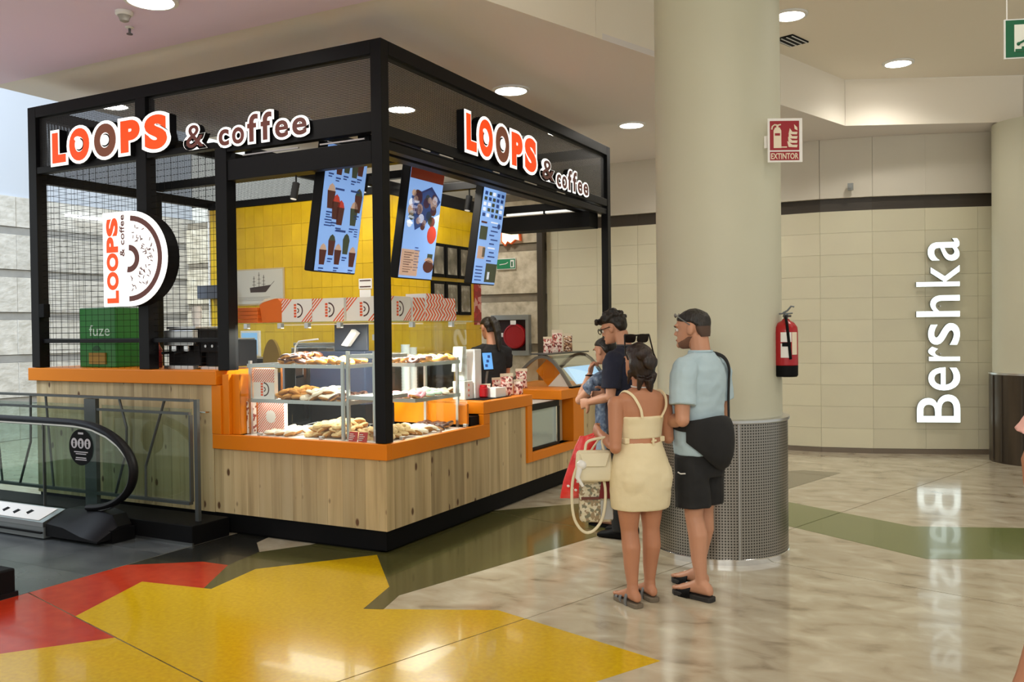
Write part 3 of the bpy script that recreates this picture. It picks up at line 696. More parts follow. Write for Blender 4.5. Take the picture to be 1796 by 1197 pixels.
kiosk_sign('lit orange LOOPS & coffee letters on the left front of the kiosk roof', V((0, .035, 0)), X, Z, -3.50, -2.03, 3.03, 3.345, (-1.905, -1.645, 3.005, 3.215), (-1.535, -.628, 2.985, 3.145, 3.225), (-2.06, .0, 3.0))
kiosk_sign('lit orange LOOPS & coffee letters on the right flank of the kiosk roof', V((-.035, 0, 0)), Y, Z, 1.07, 2.38, 2.985, 3.33, (2.475, 2.83, 2.975, 3.19), (2.835, 3.655, 2.945, 3.10, 3.18), (.0, 2.36, 2.95))

# double sided half doughnut sign hanging on the grid
t = thing('doughnut_sign', 'white D shaped LOOPS & coffee doughnut sign mounted on the wire grid', 'sign', (-2.4, -.1, 1.79))
def half(r, cx, cz, zt, xl, n=24):
    return None
dc = V((-2.46, -.10, 2.178)); HR = .388; WR = .43
def arcpts(rx, rz, a0=-90, a1=90, n=28): return [dc + X*(rx*math.cos(R(a0+(a1-a0)*k/n))) + Z*(rz*math.sin(R(a0+(a1-a0)*k/n))) for k in range(n+1)]
body = arcpts(WR, HR) + [dc+X*-.31+Z*HR, dc+X*-.31-Z*HR]
obj('body', M().prism([p+Y*.02 for p in body], Y*.10), BLACKM, t)
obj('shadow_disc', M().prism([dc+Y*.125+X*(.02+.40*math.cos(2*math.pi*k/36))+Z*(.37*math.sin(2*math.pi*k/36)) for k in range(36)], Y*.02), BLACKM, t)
obj('face', M().prism(body, Y*.0195), LWHITE, t)
def ringband(r0, r1, a0, a1, n=24, y=-.002):
    m = M(); rg = []
    for k in range(n+1):
        a = R(a0+(a1-a0)*k/n); f = lambda r: dc + X*(r*WR*math.cos(a)) + Z*(r*HR*math.sin(a))
        rg.append([f(r0), f(r1), f(r1)+Y*y, f(r0)+Y*y])
    return m.loft(rg)
obj('glaze_ring', ringband(.79, .90, -90, 86), LBROWN, t)
obj('glaze_ring', ringband(.17, .29, -100, 88), LBROWN, t)
rnd = random.Random(3); mm = M()
for k in range(58):
    a = R(rnd.uniform(-84, 80)); r = rnd.uniform(.38, .72); q = dc + X*(r*WR*math.cos(a)) + Z*(r*HR*math.sin(a)); b = rnd.uniform(0, 3.14); d = X*math.cos(b)+Z*math.sin(b); e = Y.cross(d)
    mm.prism([q-d*.014-e*.0035, q+d*.014-e*.0035, q+d*.014+e*.0035, q-d*.014+e*.0035], Y*-.002)
obj('sprinkles', mm, LBROWN, t, kind='stuff')
u = -.36
for ch, w_ in zip('LOOPS', [.105, .15, .15, .13, .15]):
    obj('letter', letter(ch, dc, Z, -X, (u, u+w_, .125, .265), .003, .055), LORANGE, t); u += w_+.004
wm = word('& coffee', dc, Z, -X, .02, .36, .05, .055, .003, .01); obj('lettering', wm, LBROWN, t)

# ------------------------------------------------------------------ counters
def planks(par, p0, ax, L, z0f, z1f, n, depth, wmean=.115):
    # individual vertical boards along a front; z0f / z1f give the lower and upper end at a distance
    s = 0; rnd = random.Random(int(L*100)); nv = ax.cross(Z)
    while s < L - .004:
        w_ = min(wmean*rnd.uniform(.75, 1.3), L - s)
        if L - s - w_ < .04: w_ = L - s
        a, b = s+.0007, s+w_-.0007; q = V(p0)
        obj('plank', M().prism([q+ax*a+Z*z0f(s), q+ax*b+Z*z0f(s), q+ax*b-nv*depth+Z*z0f(s), q+ax*a-nv*depth+Z*z0f(s)], Z*(z1f(s+w_/2)-z0f(s))), WOOD, par)
        s += w_
ct = thing('service_counter', 'long pine plank counter with orange edge along the left front', 'counter', (-2.74, .3, .02))
obj('carcass', M().box(-3.82, -1.642, .02, .60, .02, 1.155), BLACKM, ct)
planks(ct, (-3.82, -.002, 0), X, 2.175, lambda s: .16, lambda s: 1.155, 0, .02)
obj('countertop', M().box(-3.89, -1.58, -.035, .62, 1.157, 1.270), ORANGE, ct, bevel=.006)
obj('plinth', M().box(-3.80, -1.642, .03, .6, .021, .158), BLACKM, ct)
obj('handle', M().tube([(-1.80, -.012, .945), (-1.80, -.045, .945), (-1.68, -.045, .945), (-1.68, -.012, .945)], .007, 6), CHROME, ct)
cd = thing('display_counter', 'low corner pine counter with bright orange stepped edge and lit display tray', 'counter', (-.7, .7, .0))
obj('carcass', M().box(-1.638, -.022, .022, 1.20, .02, .655).box(-1.0, -.022, 1.20, 2.15, .02, .85).box(-1.0, -.03, 2.15, 4.30, .02, .40), BLACKM, cd)
planks(cd, (-1.64, 0, 0), X, 1.64, lambda s: .162, lambda s: .66, 0, .02)
def topf(y):
    return .66 if y < 1.46 else (.86 if y < 2.16 else (.41 if y < 3.44 else .86))
planks(cd, (0, 0, 0), Y, 1.46, lambda s: .162, lambda s: .66, 0, .02)
planks(cd, (0, 1.46, 0), Y, .70, lambda s: .162, lambda s: .855, 0, .02)
planks(cd, (0, 2.16, 0), Y, 1.30, lambda s: .162, lambda s: .335, 0, .02)
planks(cd, (0, 3.46, 0), Y, .84, lambda s: .162, lambda s: .86, 0, .02)
obj('plinth', M().box(-1.55, -.06, .05, .10, 0, .158).box(-.11, -.06, .05, 4.28, 0, .158), BLACKM, cd)
T = .022
obj('orange_edge', M().box(-1.64, T, -T, .03, .662, .775).box(-.03, T, .03, 1.45, .662, .775), ORANGE, cd, bevel=.004)
obj('orange_jamb', M().box(-1.642, -1.545, -T, .40, .776, 1.156).box(-1.544, -1.475, -.005, .40, .776, 1.24).box(-1.474, -1.40, .03, .40, .776, 1.24), ORANGE, cd, bevel=.003)
obj('orange_jamb', M().box(-.03, T, 1.345, 1.45, .776, .86).box(-.75, -.03, 1.16, 1.19, .79, .96), ORANGE, cd, bevel=.003)
obj('orange_edge', M().box(-.95, T, 1.345, 2.26, .862, .962), ORANGE, cd, bevel=.004)
obj('orange_jamb', M().box(-.03, T, 2.155, 2.25, .34, .86), ORANGE, cd, bevel=.003)
obj('orange_edge', M().box(-.03, T, 2.252, 3.46, .34, .42), ORANGE, cd, bevel=.003)
obj('orange_jamb', M().box(-.40, T, 3.19, 3.46, .422, .86), ORANGE, cd, bevel=.003)
obj('orange_edge', M().box(-.95, T, 2.90, 4.36, .862, .955), ORANGE, cd, bevel=.004)
obj('white_tray', M().box(-1.39, -.03, .032, 1.15, .752, .770).box(-.62, -.03, .031, .032, .74, .76), WPAPER, cd)
obj('inner_back', M().box(-1.39, -.75, 1.16, 1.18, .771, .95), BLACKM, cd)
# fridge in the counter opening
t = thing('counter_fridge', 'small glass fronted fridge set in the orange counter opening', 'fridge', (-.3, 2.55, .42))
obj('body', M().box(-.60, -.06, 2.262, 3.0, .425, .858), mat('fridge_inside', (.5, .52, .5), .4), t)
obj('door_frame', M().box(-.058, -.03, 2.262, 2.96, .425, .45).box(-.058, -.03, 2.262, 2.96, .80, .858).box(-.058, -.03, 2.90, 2.97, .451, .799), BLACK, t)
obj('chrome_strip', M().box(-.050, -.026, 2.875, 2.898, .452, .80), CHROME, t)
obj('door_glass', M().box(-.052, -.046, 2.263, 2.874, .452, .799), mat('fridge_glass', srgb(176, 190, 184), .08, 0.2), t)
obj('side_panel', M().box(-.30, -.10, 3.0, 3.18, .425, .855), mat('pale_birch', srgb(186, 168, 134), .5), t)

# ------------------------------------------------------------------ glazing of the display
gz = thing('display_glazing', 'frameless clear glass screen around the doughnut display', 'glass screen', (-.7, .05, .775))
def pane(*b): return obj('glass_pane', M().box(*b), GLASS, gz)
pane(-1.40, -.88, .036, .044, .776, 1.625); pane(-.878, -.095, .036, .044, .776, 1.625)
pane(-.044, -.036, .095, .72, .776, 1.625); pane(-.044, -.036, .722, 1.18, .776, 1.625)
pane(-1.52, -1.402, .036, .044, 1.272, 1.625); pane(-.75, -.046, 1.18, 1.188, .965, 1.625)
obj('glass_shelf', M().box(-1.50, -.10, .05, .46, 1.628, 1.640).box(-.46, -.05, .465, 1.46, 1.628, 1.640), GLASSG, gz)
for x, z_ in ((-1.32, 1.61), (-.98, 1.61), (-.72, 1.61), (-.42, 1.61), (-1.49, 1.50), (-1.49, 1.32)): obj('glass_clamp', M().box(x-.018, x+.018, .022, .058, z_-.02, z_+.022), STEEL, gz, bevel=.003)
for y, z_ in ((.40, 1.61), (.95, 1.61)): obj('glass_clamp', M().box(-.058, -.022, y-.018, y+.018, z_-.02, z_+.022), STEEL, gz, bevel=.003)
for z_ in (1.52, .845): obj('glass_clamp', M().box(-.115, -.09, .012, .050, z_-.02, z_+.022), STEEL, gz, bevel=.003)
for x in (-1.2, -.6): obj('glass_clamp', M().box(x-.015, x+.015, .02, .055, .776, .80), STEEL, gz, bevel=.003)
for y in (.25, .75, 1.15): obj('glass_clamp', M().box(-.055, -.02, y-.015, y+.015, .776, .80), STEEL, gz, bevel=.003)

# display racks
def rack(label, x0, x1, y0, y1, zs, posts, loc):
    t = thing('display_rack', label, 'rack', loc)
    for z_ in zs:
        obj('shelf', M().box(x0, x1, y0, y1, z_-.006, z_), GLASS if z_ > 1.2 else WPAPER, t)
        f = M().box(x0, x1, y0-.008, y0, z_-.022, z_+.006).box(x0, x1, y1, y1+.008, z_-.022, z_+.006).box(x0-.008, x0, y0-.008, y1+.008, z_-.022, z_+.006).box(x1, x1+.008, y0-.008, y1+.008, z_-.022, z_+.006)
        obj('shelf_frame', f, STEEL, t)
    for x, y in posts: obj('upright', M().box(x-.011, x+.011, y-.011, y+.011, .772, zs[-1]+.03), STEEL, t)
    return t
rack('long steel rack with two glass shelves behind the left front glass', -1.37, -.43, .10, .46, (1.045, 1.315), ((-1.36, .11), (-.44, .088), (-.44, .47), (-1.36, .47)), (-.9, .28, .77))
rack('short steel corner rack with square steel tube frame beside the corner post', -.40, -.14, .12, .46, (1.09, 1.39), ((-.41, .112), (-.17, .112), (-.41, .468)), (-.28, .3, .77))
rack('steel rack with two shelves along the right flank glass', -.42, -.09, .50, 1.14, (1.045, 1.315), ((-.41, .495), (-.10, 1.13), (-.41, 1.13)), (-.25, .8, .77))
# doughnuts
DO = mottled('fried_dough', [srgb(176, 118, 60), srgb(206, 150, 84)], 14, .6, rand=.06)
ICE = {'chocolate': mottled('chocolate_icing', [srgb(56, 28, 18), srgb(84, 46, 30)], 20, .35), 'white': mat('white_icing', srgb(238, 226, 204), .4), 'pink': mat('pink_icing', srgb(232, 160, 170), .4),
       'caramel': mat('caramel_icing', srgb(206, 146, 66), .35), 'pistachio': mat('mint_icing', srgb(190, 214, 190), .4), 'sugar': mottled('sugar_crust', [srgb(226, 188, 126), srgb(240, 216, 168)], 60, .8)}
def doughnut(kind):
    t = thing('doughnut', '%s iced ring doughnut' % kind, 'doughnut')
    obj('dough', M().torus((0, 0, .016), .029, .018, 16, 8, zs=.88), DO, t, 60, local=True)
    m = M(); pts = []
    for i in range(16):
        a = 2*math.pi*i/16; ring = []
        for j in range(7):
            b = R(-12 + 204*j/6); r = .0193 + (.0012*math.sin(a*5) if j in (0, 6) else 0); ring.append(V(((.029+r*math.cos(b))*math.cos(a), (.029+r*math.cos(b))*math.sin(a), .016+.9*r*math.sin(b))))
        pts.append(ring)
    m.loft(pts, 0, False, True); obj('icing', m, ICE[kind], t, 60, local=True)
    return t
DP = {}
def heap(kind, where, x0, x1, y0, y1, z_, nx, ny, seed, layers=1, tilt=.6):
    rnd = random.Random(seed); lab = '%s iced ring doughnut %s' % (kind, where)
    for L in range(layers):
        for i in range(nx - L):
            for j in range(ny):
                x = x0 + (x1-x0)*(i+.5+L*.5)/nx + rnd.uniform(-.006, .006); y = y0 + (y1-y0)*(j+.5)/ny + rnd.uniform(-.006, .006)
                if kind not in DP: d = DP[kind] = doughnut(kind); d['label'] = lab; d['group'] = lab; d.location = (x, y, z_+L*.034+.004); d.rotation_euler = (rnd.uniform(0, tilt), rnd.uniform(-.1, .1), rnd.uniform(0, 6))
                else: dup(DP[kind], (x, y, z_+L*.034+.006+j*.004), rnd.uniform(0, 6), lab, lab, (rnd.uniform(.0, tilt), rnd.uniform(-.3, .3)))
zt, zm, zb = 1.317, 1.047, .772
heap('chocolate', 'on the top shelf behind the left front glass', -1.12, -.86, .12, .44, zt, 3, 4, 1, 2)
heap('caramel', 'on the top shelf behind the left front glass', -.84, -.46, .12, .44, zt, 4, 4, 2, 1)
heap('caramel', 'on the middle shelf behind the left front glass', -1.14, -.90, .12, .44, zm, 3, 4, 3, 2)
heap('white', 'on the middle shelf behind the left front glass', -.88, -.64, .12, .44, zm, 3, 4, 4, 2)
heap('chocolate', 'on the middle shelf behind the left front glass', -.62, -.46, .12, .44, zm, 2, 4, 5, 1)
heap('sugar', 'in the golden pile on the tray left of the corner post', -.86, -.42, .12, .46, zb, 5, 4, 6, 3)
heap('white', 'on the tray beside the striped boxes', -1.22, -.92, .08, .40, zb, 3, 4, 7, 1)
heap('sugar', 'on the lit tray right of the corner post', -.40, -.08, .16, .50, zb, 4, 4, 8, 2)
heap('white', 'on the lit tray right of the corner post', -.40, -.08, .52, .82, zb, 4, 4, 9, 1)
heap('chocolate', 'on the lit tray near the orange step', -.40, -.10, .84, 1.12, zb, 4, 3, 10, 1)
heap('pink', 'on the middle shelf of the right flank rack', -.40, -.10, .51, .70, zm, 4, 2, 11, 1)
heap('pistachio', 'on the middle shelf of the right flank rack', -.40, -.10, .72, .92, zm, 4, 2, 12, 1)
heap('white', 'on the middle shelf of the right flank rack', -.40, -.10, .93, 1.12, zm, 4, 2, 13, 1)
heap('chocolate', 'on the top shelf of the right flank rack', -.40, -.10, .51, .80, zt, 4, 3, 14, 1)
heap('caramel', 'on the top shelf of the right flank rack', -.40, -.10, .82, 1.12, zt, 4, 3, 15, 1)
def basket(x0, x1, y0, y1, z_, label):
    m = M()
    for k in range(9):
        x = x0+(x1-x0)*k/8; m.tube([(x, y1, z_+.05), (x, y1, z_), (x, y0, z_), (x, y0, z_+.035)], .0022, 4)
    for y, h in ((y1, .05), (y0, .035), (y1, .025)): m.tube([(x0, y, z_+h), (x1, y, z_+h)], .003, 4)
    for x in (x0, x1): m.tube([(x, y1, z_+.05), (x, y0, z_+.035)], .003, 4)
    solo('wire_basket', m, CHROME, label, 'basket')
basket(-1.15, -.66, .47, .64, .775, 'chrome wire basket at the back of the tray behind the left front glass')
basket(-.70, -.43, .48, .66, .775, 'small chrome wire basket behind the golden doughnut pile')
for k, (x, y) in enumerate(((-.33, .075), (-.24, .07))):
    t = thing('price_card', ('left' if k == 0 else 'right') + ' one of two small red and white cards by the corner post', 'card', (x, y, .772))
    obj('card', M().prism([V((x-.04, y-.02, .772)), V((x+.035, y-.02, .772)), V((x+.035, y-.005, .84)), V((x-.04, y-.005, .84))], Y*.004), mat('red_card', srgb(190, 50, 46), .5), t)
    mm = M()
    for j in range(4): mm.box(x-.032, x-.002+.008*(j % 3), y-.0225+.0035*j, y-.019+.0035*j, .782+.013*j, .787+.013*j)
    obj('print', mm, WPAPER, t)

# doughnut boxes on the glass shelf, stripes and half doughnut print
def stripes(m, o0, ax, ay, n, W, H, corner, k=4, s=.028, mi=0):
    for i in range(k):
        a = s*(i*1.0+.3); b = a + s*.5
        if corner == 'tl': P = [(0, H-a), (0, H-b), (b, H), (a, H)]
        else: P = [(W, a), (W, b), (W-b, 0), (W-a, 0)]
        P = [(min(max(u, 0), W), min(max(v_, 0), H)) for u, v_ in P]
        m.prism([o0+ax*u+ay*v_ for u, v_ in P], n*.0006, mi)
def logo(m, o0, ax, ay, n, c, h, mi_o=0, mi_b=1):
    q = o0 + ax*c[0] + ay*c[1]
    for j in range(5): m.prism([q+ax*u+ay*(v_+h*(-.48+.2*j)) for u, v_ in ((-.38*h, 0), (-.16*h, 0), (-.16*h, .15*h), (-.38*h, .15*h))], n*.0006, mi_o)
    for r0, r1 in ((.42, .52), (.10, .18)):
        P = [(r1*h*math.cos(R(a)), r1*h*math.sin(R(a))) for a in range(-90, 91, 15)] + [(r0*h*math.cos(R(a)), r0*h*math.sin(R(a))) for a in range(90, -91, -15)]
        for i in range(12): m.prism([q+ax*(u-.08*h)+ay*v_ for u, v_ in (P[i], P[i+1], P[24-i], P[25-i])], n*.0006, mi_b)
def dbox(label, o0, ax, W, H, D, plain=False, group=None):
    ay = Z; n = ax.cross(ay); t = thing('pastry_box', label, 'box', V(o0)+ax*(W/2)-n*(D/2), 0, group)
    o0 = V(o0); obj('carton', M().prism([o0, o0+ax*W, o0+ax*W-n*D, o0-n*D], Z*H), WPAPER, t, bevel=.002)
    m = M()
    if plain:
        st = .044
        for i in range(-4, int(W/st)+2):
            for h0, sg in ((0, 1), (H/2, -1)):
                sh = H/2
                P = [(i*st+(0 if sg > 0 else sh), h0), (i*st+st*.5+(0 if sg > 0 else sh), h0), (i*st+st*.5+(sh if sg > 0 else 0), h0+H/2), (i*st+(sh if sg > 0 else 0), h0+H/2)]
                P = clip(clip(P, (1, 0), 0), (-1, 0), -W)
                if len(P) > 2: m.prism([o0+ax*u+Z*v_ for u, v_ in P], n*.0006)
    else:
        stripes(m, o0, ax, Z, n, W, H, 'tl'); stripes(m, o0, ax, Z, n, W, H, 'br'); logo(m, o0, ax, Z, n, (W*.55, H*.5), H*.62)
    obj('print', m, [mat_op, BROWN], t); return t
mat_op = OPRINT
zsf = 1.642
for k, (x, lab) in enumerate(((-1.205, 'white doughnut box with D print, first right of the orange cartons'), (-.895, 'white doughnut box with D print in the middle of the front row'), (-.565, 'white doughnut box with D print against the corner post'))):
    dbox(lab, (x, .30, zsf), X, .305, .178, .15)
dbox('white doughnut box with D print just right of the corner post', (-.30, .44, zsf), Y, .33, .19, .15)
dbox('orange chevron striped carton, first in the row right of the D box', (-.30, .80, zsf), Y, .17, .185, .15, True)
dbox('orange chevron striped carton, lower one of the tall stack', (-.30, .98, zsf), Y, .27, .10, .2, True)
dbox('orange chevron striped carton, middle one of the tall stack', (-.295, .985, zsf+.101), Y, .28, .06, .2, True)
dbox('orange chevron striped carton on top of the tall stack', (-.30, .99, zsf+.162), Y, .26, .06, .2, True)
dbox('orange chevron striped carton at the right end of the shelf, lower', (-.30, 1.255, zsf), Y, .20, .10, .15, True)
dbox('orange chevron striped carton at the right end of the shelf, upper', (-.30, 1.26, zsf+.101), Y, .18, .09, .15, True)
for k, (z0, lab) in enumerate(((0, 'bottom one'), (.031, 'second from the bottom'), (.062, 'third from the bottom'), (.093, 'topmost one'))):
    solo('orange_carton', M().box(-1.68+.004*k, -1.44, .28, .46, zsf+z0, zsf+z0+.029), ORANGE2, 'flat orange carton in the pile below the ship picture, ' + lab, 'box', 'orange cartons below the ship picture', bevel=.002)
t = thing('orange_bag', 'folded orange paper bag with pointed top beside the flat orange cartons', 'bag', (-1.32, .36, zsf))
pp = [(-1.41, zsf), (-1.21, zsf), (-1.20, zsf+.15), (-1.24, zsf+.19), (-1.36, zsf+.185), (-1.44, zsf+.14)]
obj('body', M().prism([V((x, .30, z_)) for x, z_ in pp], Y*.12), ORANGE2, t, bevel=.004)
obj('flap', M().prism([V((x, .296, z_)) for x, z_ in ((-1.45, zsf+.145), (-1.37, zsf+.19), (-1.25, zsf+.193), (-1.38, zsf+.165))], Y*.003), CREAMP, t)
# boxes standing in the display
def striped_panel(name, label, x, y, z_, W, H, seal):
    t = thing(name, label, 'box', (x+W/2, y+.02, z_))
    o0 = V((x, y, z_)); obj('carton', M().box(x, x+W, y, y+.04, z_, z_+H), WPAPER, t)
    m = M(); n = V((0, -1, 0))
    k = int((W+H)/.022)
    for i in range(1, k):
        a = i*.022; P = clip(clip(clip(clip([(-1, a-1-.0), (-1, a-1-.008), (1, a+1-.008), (1, a+1)], (1, 0), 0), (-1, 0), -W), (0, 1), (0 if seal else H*.45)), (0, -1), -H) if False else None
    s = .022
    for i in range(int((W+H)/s)+1):
        c = i*s - H
        P = [(c, 0), (c+s*.45, 0), (c+s*.45+H, H), (c+H, H)]
        P = clip(clip(clip(P, (1, 0), 0), (-1, 0), -W), (0, 1), 0 if seal else H*.55)
        if len(P) > 2: m.prism([o0+X*u+Z*v_ for u, v_ in P], n*.0006)
    if seal: obj('seal', M().prism([o0+X*(W*.5+.05*math.cos(R(a)))+Z*(H*.5+.05*math.sin(R(a)))+n*.0008 for a in range(0, 360, 20)], n*.001), WPAPER, t)
    else: logo(m, o0, X, Z, n, (W*.55, H*.32), H*.45)
    obj('print', m, [OPRINT, BROWN], t)
striped_panel('pastry_box', 'striped white box with doughnut print on the middle display shelf', -1.355, .13, 1.048, .22, .235, False)
striped_panel('pastry_box', 'striped box with round white seal standing on the tray at the orange jamb', -1.375, .20, .772, .27, .265, True)
t = thing('paper_bag', 'white and brown printed paper bag wedged at the orange jamb', 'bag', (-1.42, .16, .772))
obj('body', M().box(-1.398, -1.378, .10, .19, .772, 1.03), dots('bag_print', [srgb(236, 228, 216), srgb(150, 70, 60), srgb(240, 232, 222)], 60), t, bevel=.004)
LB = area('display_light', (-.75, .30, 1.60), (-.75, .30, .7), 1.2, .05, 30, (1.0, .96, .86))
LB2 = area('display_light', (-.25, .75, 1.60), (-.25, .75, .7), .05, .8, 28, (1.0, .97, .90))
LB3 = area('display_light', (-.88, .28, 1.03), (-.88, .28, .7), .9, .32, 3.2, (1.0, .97, .88))
LB4 = area('display_light', (-.26, .80, 1.03), (-.26, .80, .7), .30, .6, 2.6, (1.0, .97, .88))
for nm, b in (('left front', (-1.36, -.45, .47, .485, 1.618, 1.624)), ('right flank', (-.44, -.425, .5, 1.13, 1.618, 1.624))):  # strips added to give the display lamps a source
    solo('led_strip', M().box(*b), LED, 'thin lit strip added under the glass shelf of the %s display' % nm, 'lamp')
for nm, b in (('left front', (-1.36, -.45, .462, .470, 1.030, 1.036)), ('right flank', (-.43, -.42, .5, 1.13, 1.030, 1.036))):
    solo('led_strip', M().box(*b), LED, 'thin lit strip under the middle shelf of the %s display' % nm, 'lamp')

# ------------------------------------------------------------------ yellow tiled store room at the back of the kiosk
yr = struct('wall_store_room', M().box(-3.76, -1.44, 2.012, 3.87, 0, 2.90), mat('ochre_joint', srgb(186, 148, 22), 0.7))
for i in range(18):
    for j in range(9):
        x0 = -3.755 + i*.1285; z0 = .90 + j*.222
        obj('glazed_tile', M().box(x0+.0012, x0+.1273, 2.0-.001*random.random(), 2.012, z0+.0012, z0+.2208), YTILE, yr)
for i in range(14):
    for j in range(9):
        y0 = 2.002 + i*.1335; z0 = .90 + j*.222
        obj('glazed_tile', M().box(-1.44, -1.428+.001*random.random(), y0+.0012, y0+.1323, z0+.0012, z0+.2208), YTILE, yr)
obj('top_rail', M().box(-3.77, -1.425, 1.985, 2.03, 2.902, 2.97).box(-1.47, -1.425, 2.031, 3.88, 2.902, 2.97), BLACK, yr)
obj('corner_trim', M().box(-3.775, -3.757, 1.985, 2.01, .9, 2.9), WHITE, yr)
t = thing('ship_picture', 'pale print of a dark three masted ship on the yellow tiled wall', 'picture', (-3.05, 1.99, 1.86))
P0 = V((-3.385, 1.985, 1.85))
obj('frame', M().box(-3.385, -2.70, 1.985, 1.998, 1.85, 2.235), mat('pale_wood', srgb(190, 170, 130), .5), t)
obj('sheet', M().box(-3.37, -2.715, 1.981, 1.986, 1.865, 2.22), mat('sepia_paper', srgb(196, 194, 182), .7), t)
mm = M(); s0 = V((-3.17, 1.979, 1.985))
mm.prism([s0+X*u+Z*v_ for u, v_ in ((0, .05), (.30, .075), (.235, .012), (.22, 0), (.01, 0))], Y*.002)
for u, h in ((.06, .17), (.13, .21), (.195, .18)):
    mm.box(s0.x+u-.002, s0.x+u+.002, 1.979, 1.981, s0.z+.03, s0.z+h)
    for k in (.45, .65, .85): mm.box(s0.x+u-.03*(1.3-k), s0.x+u+.03*(1.3-k), 1.979, 1.981, s0.z+h*k, s0.z+h*k+.004)
mm.tube([s0+X*.29+Z*.07+Y*.001, s0+X*.34+Z*.11+Y*.001], .002, 4)
obj('ship_print', mm, mat('sepia_ink', srgb(64, 52, 46), .7), t)
mm = M()
for k in range(3): mm.box(-3.34, -2.95+.03*k, 1.979, 1.981, 1.90+.016*k, 1.904+.016*k)
obj('caption_lines', mm, mat('caption_grey', srgb(150, 146, 136), .7), t)
t = thing('price_notice', 'small white notice with two dark lines taped on the yellow wall by the corner post', 'notice', (-1.66, 1.99, 1.88))
obj('sheet', M().box(-1.745, -1.585, 1.992, 1.998, 1.98, 2.08).box(-1.735, -1.60, 1.992, 1.998, 1.86, 1.972), WPAPER, t)
obj('print', M().box(-1.73, -1.60, 1.989, 1.992, 2.055, 2.066).box(-1.73, -1.60, 1.989, 1.992, 1.995, 2.006), BROWN, t)
PHO = [mottled('old_photo_%s' % 'abcdef'[k], [srgb(70+6*k, 66+5*k, 58), srgb(120, 114, 100), srgb(196, 190, 172)], 7+k, .5) for k in range(6)]
pos = ['upper left', 'upper middle', 'upper right', 'lower left', 'lower middle', 'lower right']
for k in range(6):
    c, r = k % 3, k//3; y0 = 2.80+c*.275; z0 = (2.13, 1.73)[r]
    t = thing('picture_frame', 'black framed old photo on the yellow side wall, %s of six' % pos[k], 'picture', (-1.42, y0+.13, z0), 0, 'framed old photos on the yellow side wall')
    obj('frame', M().box(-1.426, -1.405, y0, y0+.255, z0, z0+.36), BLACKM, t)
    obj('photo', M().box(-1.405, -1.402, y0+.04, y0+.225, z0+.035, z0+.325), PHO[k], t)
solo('red_banner', M().box(-1.428, -1.42, 3.70, 3.86, 1.62, 2.3), dots('red_banner_print', [srgb(150, 30, 34), srgb(176, 44, 44), srgb(214, 160, 150)], 14), 'narrow red printed banner at the far end of the yellow side wall', 'banner')
solo('wall_shelf', M().box(-3.75, -3.40, 1.80, 1.984, 1.93, 2.07), mat('blue_grey_panel', srgb(86, 92, 104), .5), 'blue grey wall shelf left of the ship picture', 'shelf', bevel=.004)

# work counter inside
t = thing('back_counter', 'dark steel work counter in front of the yellow wall inside the kiosk', 'counter', (-2.6, 1.75, 0))
obj('top', M().box(-3.74, -1.46, 1.42, 1.98, .90, .94), STEEL, t); obj('cabinet', M().box(-3.72, -1.48, 1.46, 1.98, 0, .899), DSTEEL, t)
def machine(name, label, cat, x0, x1, y0, y1, z0, z1, m=DSTEEL, style=0):
    t = thing(name, label, cat, ((x0+x1)/2, (y0+y1)/2, z0)); h = z1-z0
    obj('body', M().box(x0, x1, y0+.06, y1, z0+.02, z1-.06*h), m, t, bevel=.008)
    obj('top_tray', M().box(x0+.01, x1-.01, y0+.03, y1-.01, z1-.06*h+.001, z1), STEEL, t, bevel=.004)
    obj('front_panel', M().box(x0+.012, x1-.012, y0, y0+.059, z0+.55*h, z1-.09*h), STEEL if style == 0 else BLACK, t, bevel=.004)
    obj('drip_tray', M().box(x0+.012, x1-.012, y0, y0+.059, z0, z0+.08*h), STEEL, t)
    if style == 0:
        for k in range(2):
            xx = x0+(x1-x0)*(.3+.4*k); g = obj('group_head', M().cyl((xx, y0+.03, z0+.54*h), (xx, y0+.03, z0+.42*h), .03), CHROME, t, 30)
            obj('portafilter', M().tube([(xx, y0+.02, z0+.40*h), (xx, y0-.10, z0+.38*h)], .011, 6), BLACKM, t)
    else:
        for k in range(3): obj('button', M().cyl((x0+(x1-x0)*(.25+.25*k), y0+.001, z0+.75*h), (x0+(x1-x0)*(.25+.25*k), y0-.008, z0+.75*h), .012, n=10), STEEL, t)
    return t
machine('coffee_machine', 'black and steel coffee machine on the pine counter behind the wire grid', 'coffee machine', -2.34, -1.98, .12, .50, 1.271, 1.62, BLACK, 0)
machine('coffee_machine', 'low black machine next to the kiosk post behind the wire grid', 'coffee machine', -1.96, -1.66, .16, .50, 1.271, 1.52, BLACK, 1)
machine('espresso_machine', 'steel espresso machine on the work counter behind the glass', 'coffee machine', -2.16, -1.62, 1.46, 1.92, .941, 1.46, STEEL, 0)
machine('sandwich_grill', 'black sandwich grill behind the top display shelf', 'grill', -2.75, -2.30, 1.48, 1.90, .941, 1.32, DSTEEL, 1)
t = thing('drink_dispenser', 'green drink dispenser with fuze tea lettering behind the wire grid', 'dispenser', (-3.2, .32, 1.271))
GRN = mat('green_front', srgb(34, 112, 40), .4)
obj('body', M().box(-3.50, -3.02, .20, .50, 1.271, 1.80), GRN, t, bevel=.01)
obj('tap_recess', M().box(-3.36, -3.14, .188, .199, 1.30, 1.40), mat('amber_panel', srgb(150, 120, 40), .5), t)
obj('lettering', word('fuze', V((-3.36, .199, 1.55)), X, Z, 0, .27, 0, .10, .003, .0), mat('pale_print', srgb(190, 214, 190), .5), t)
obj('lettering', word('tea', V((-3.34, .199, 1.49)), X, Z, 0, .14, 0, .03, .003, .0), mat('pale_print_b', srgb(190, 214, 190), .5), t)
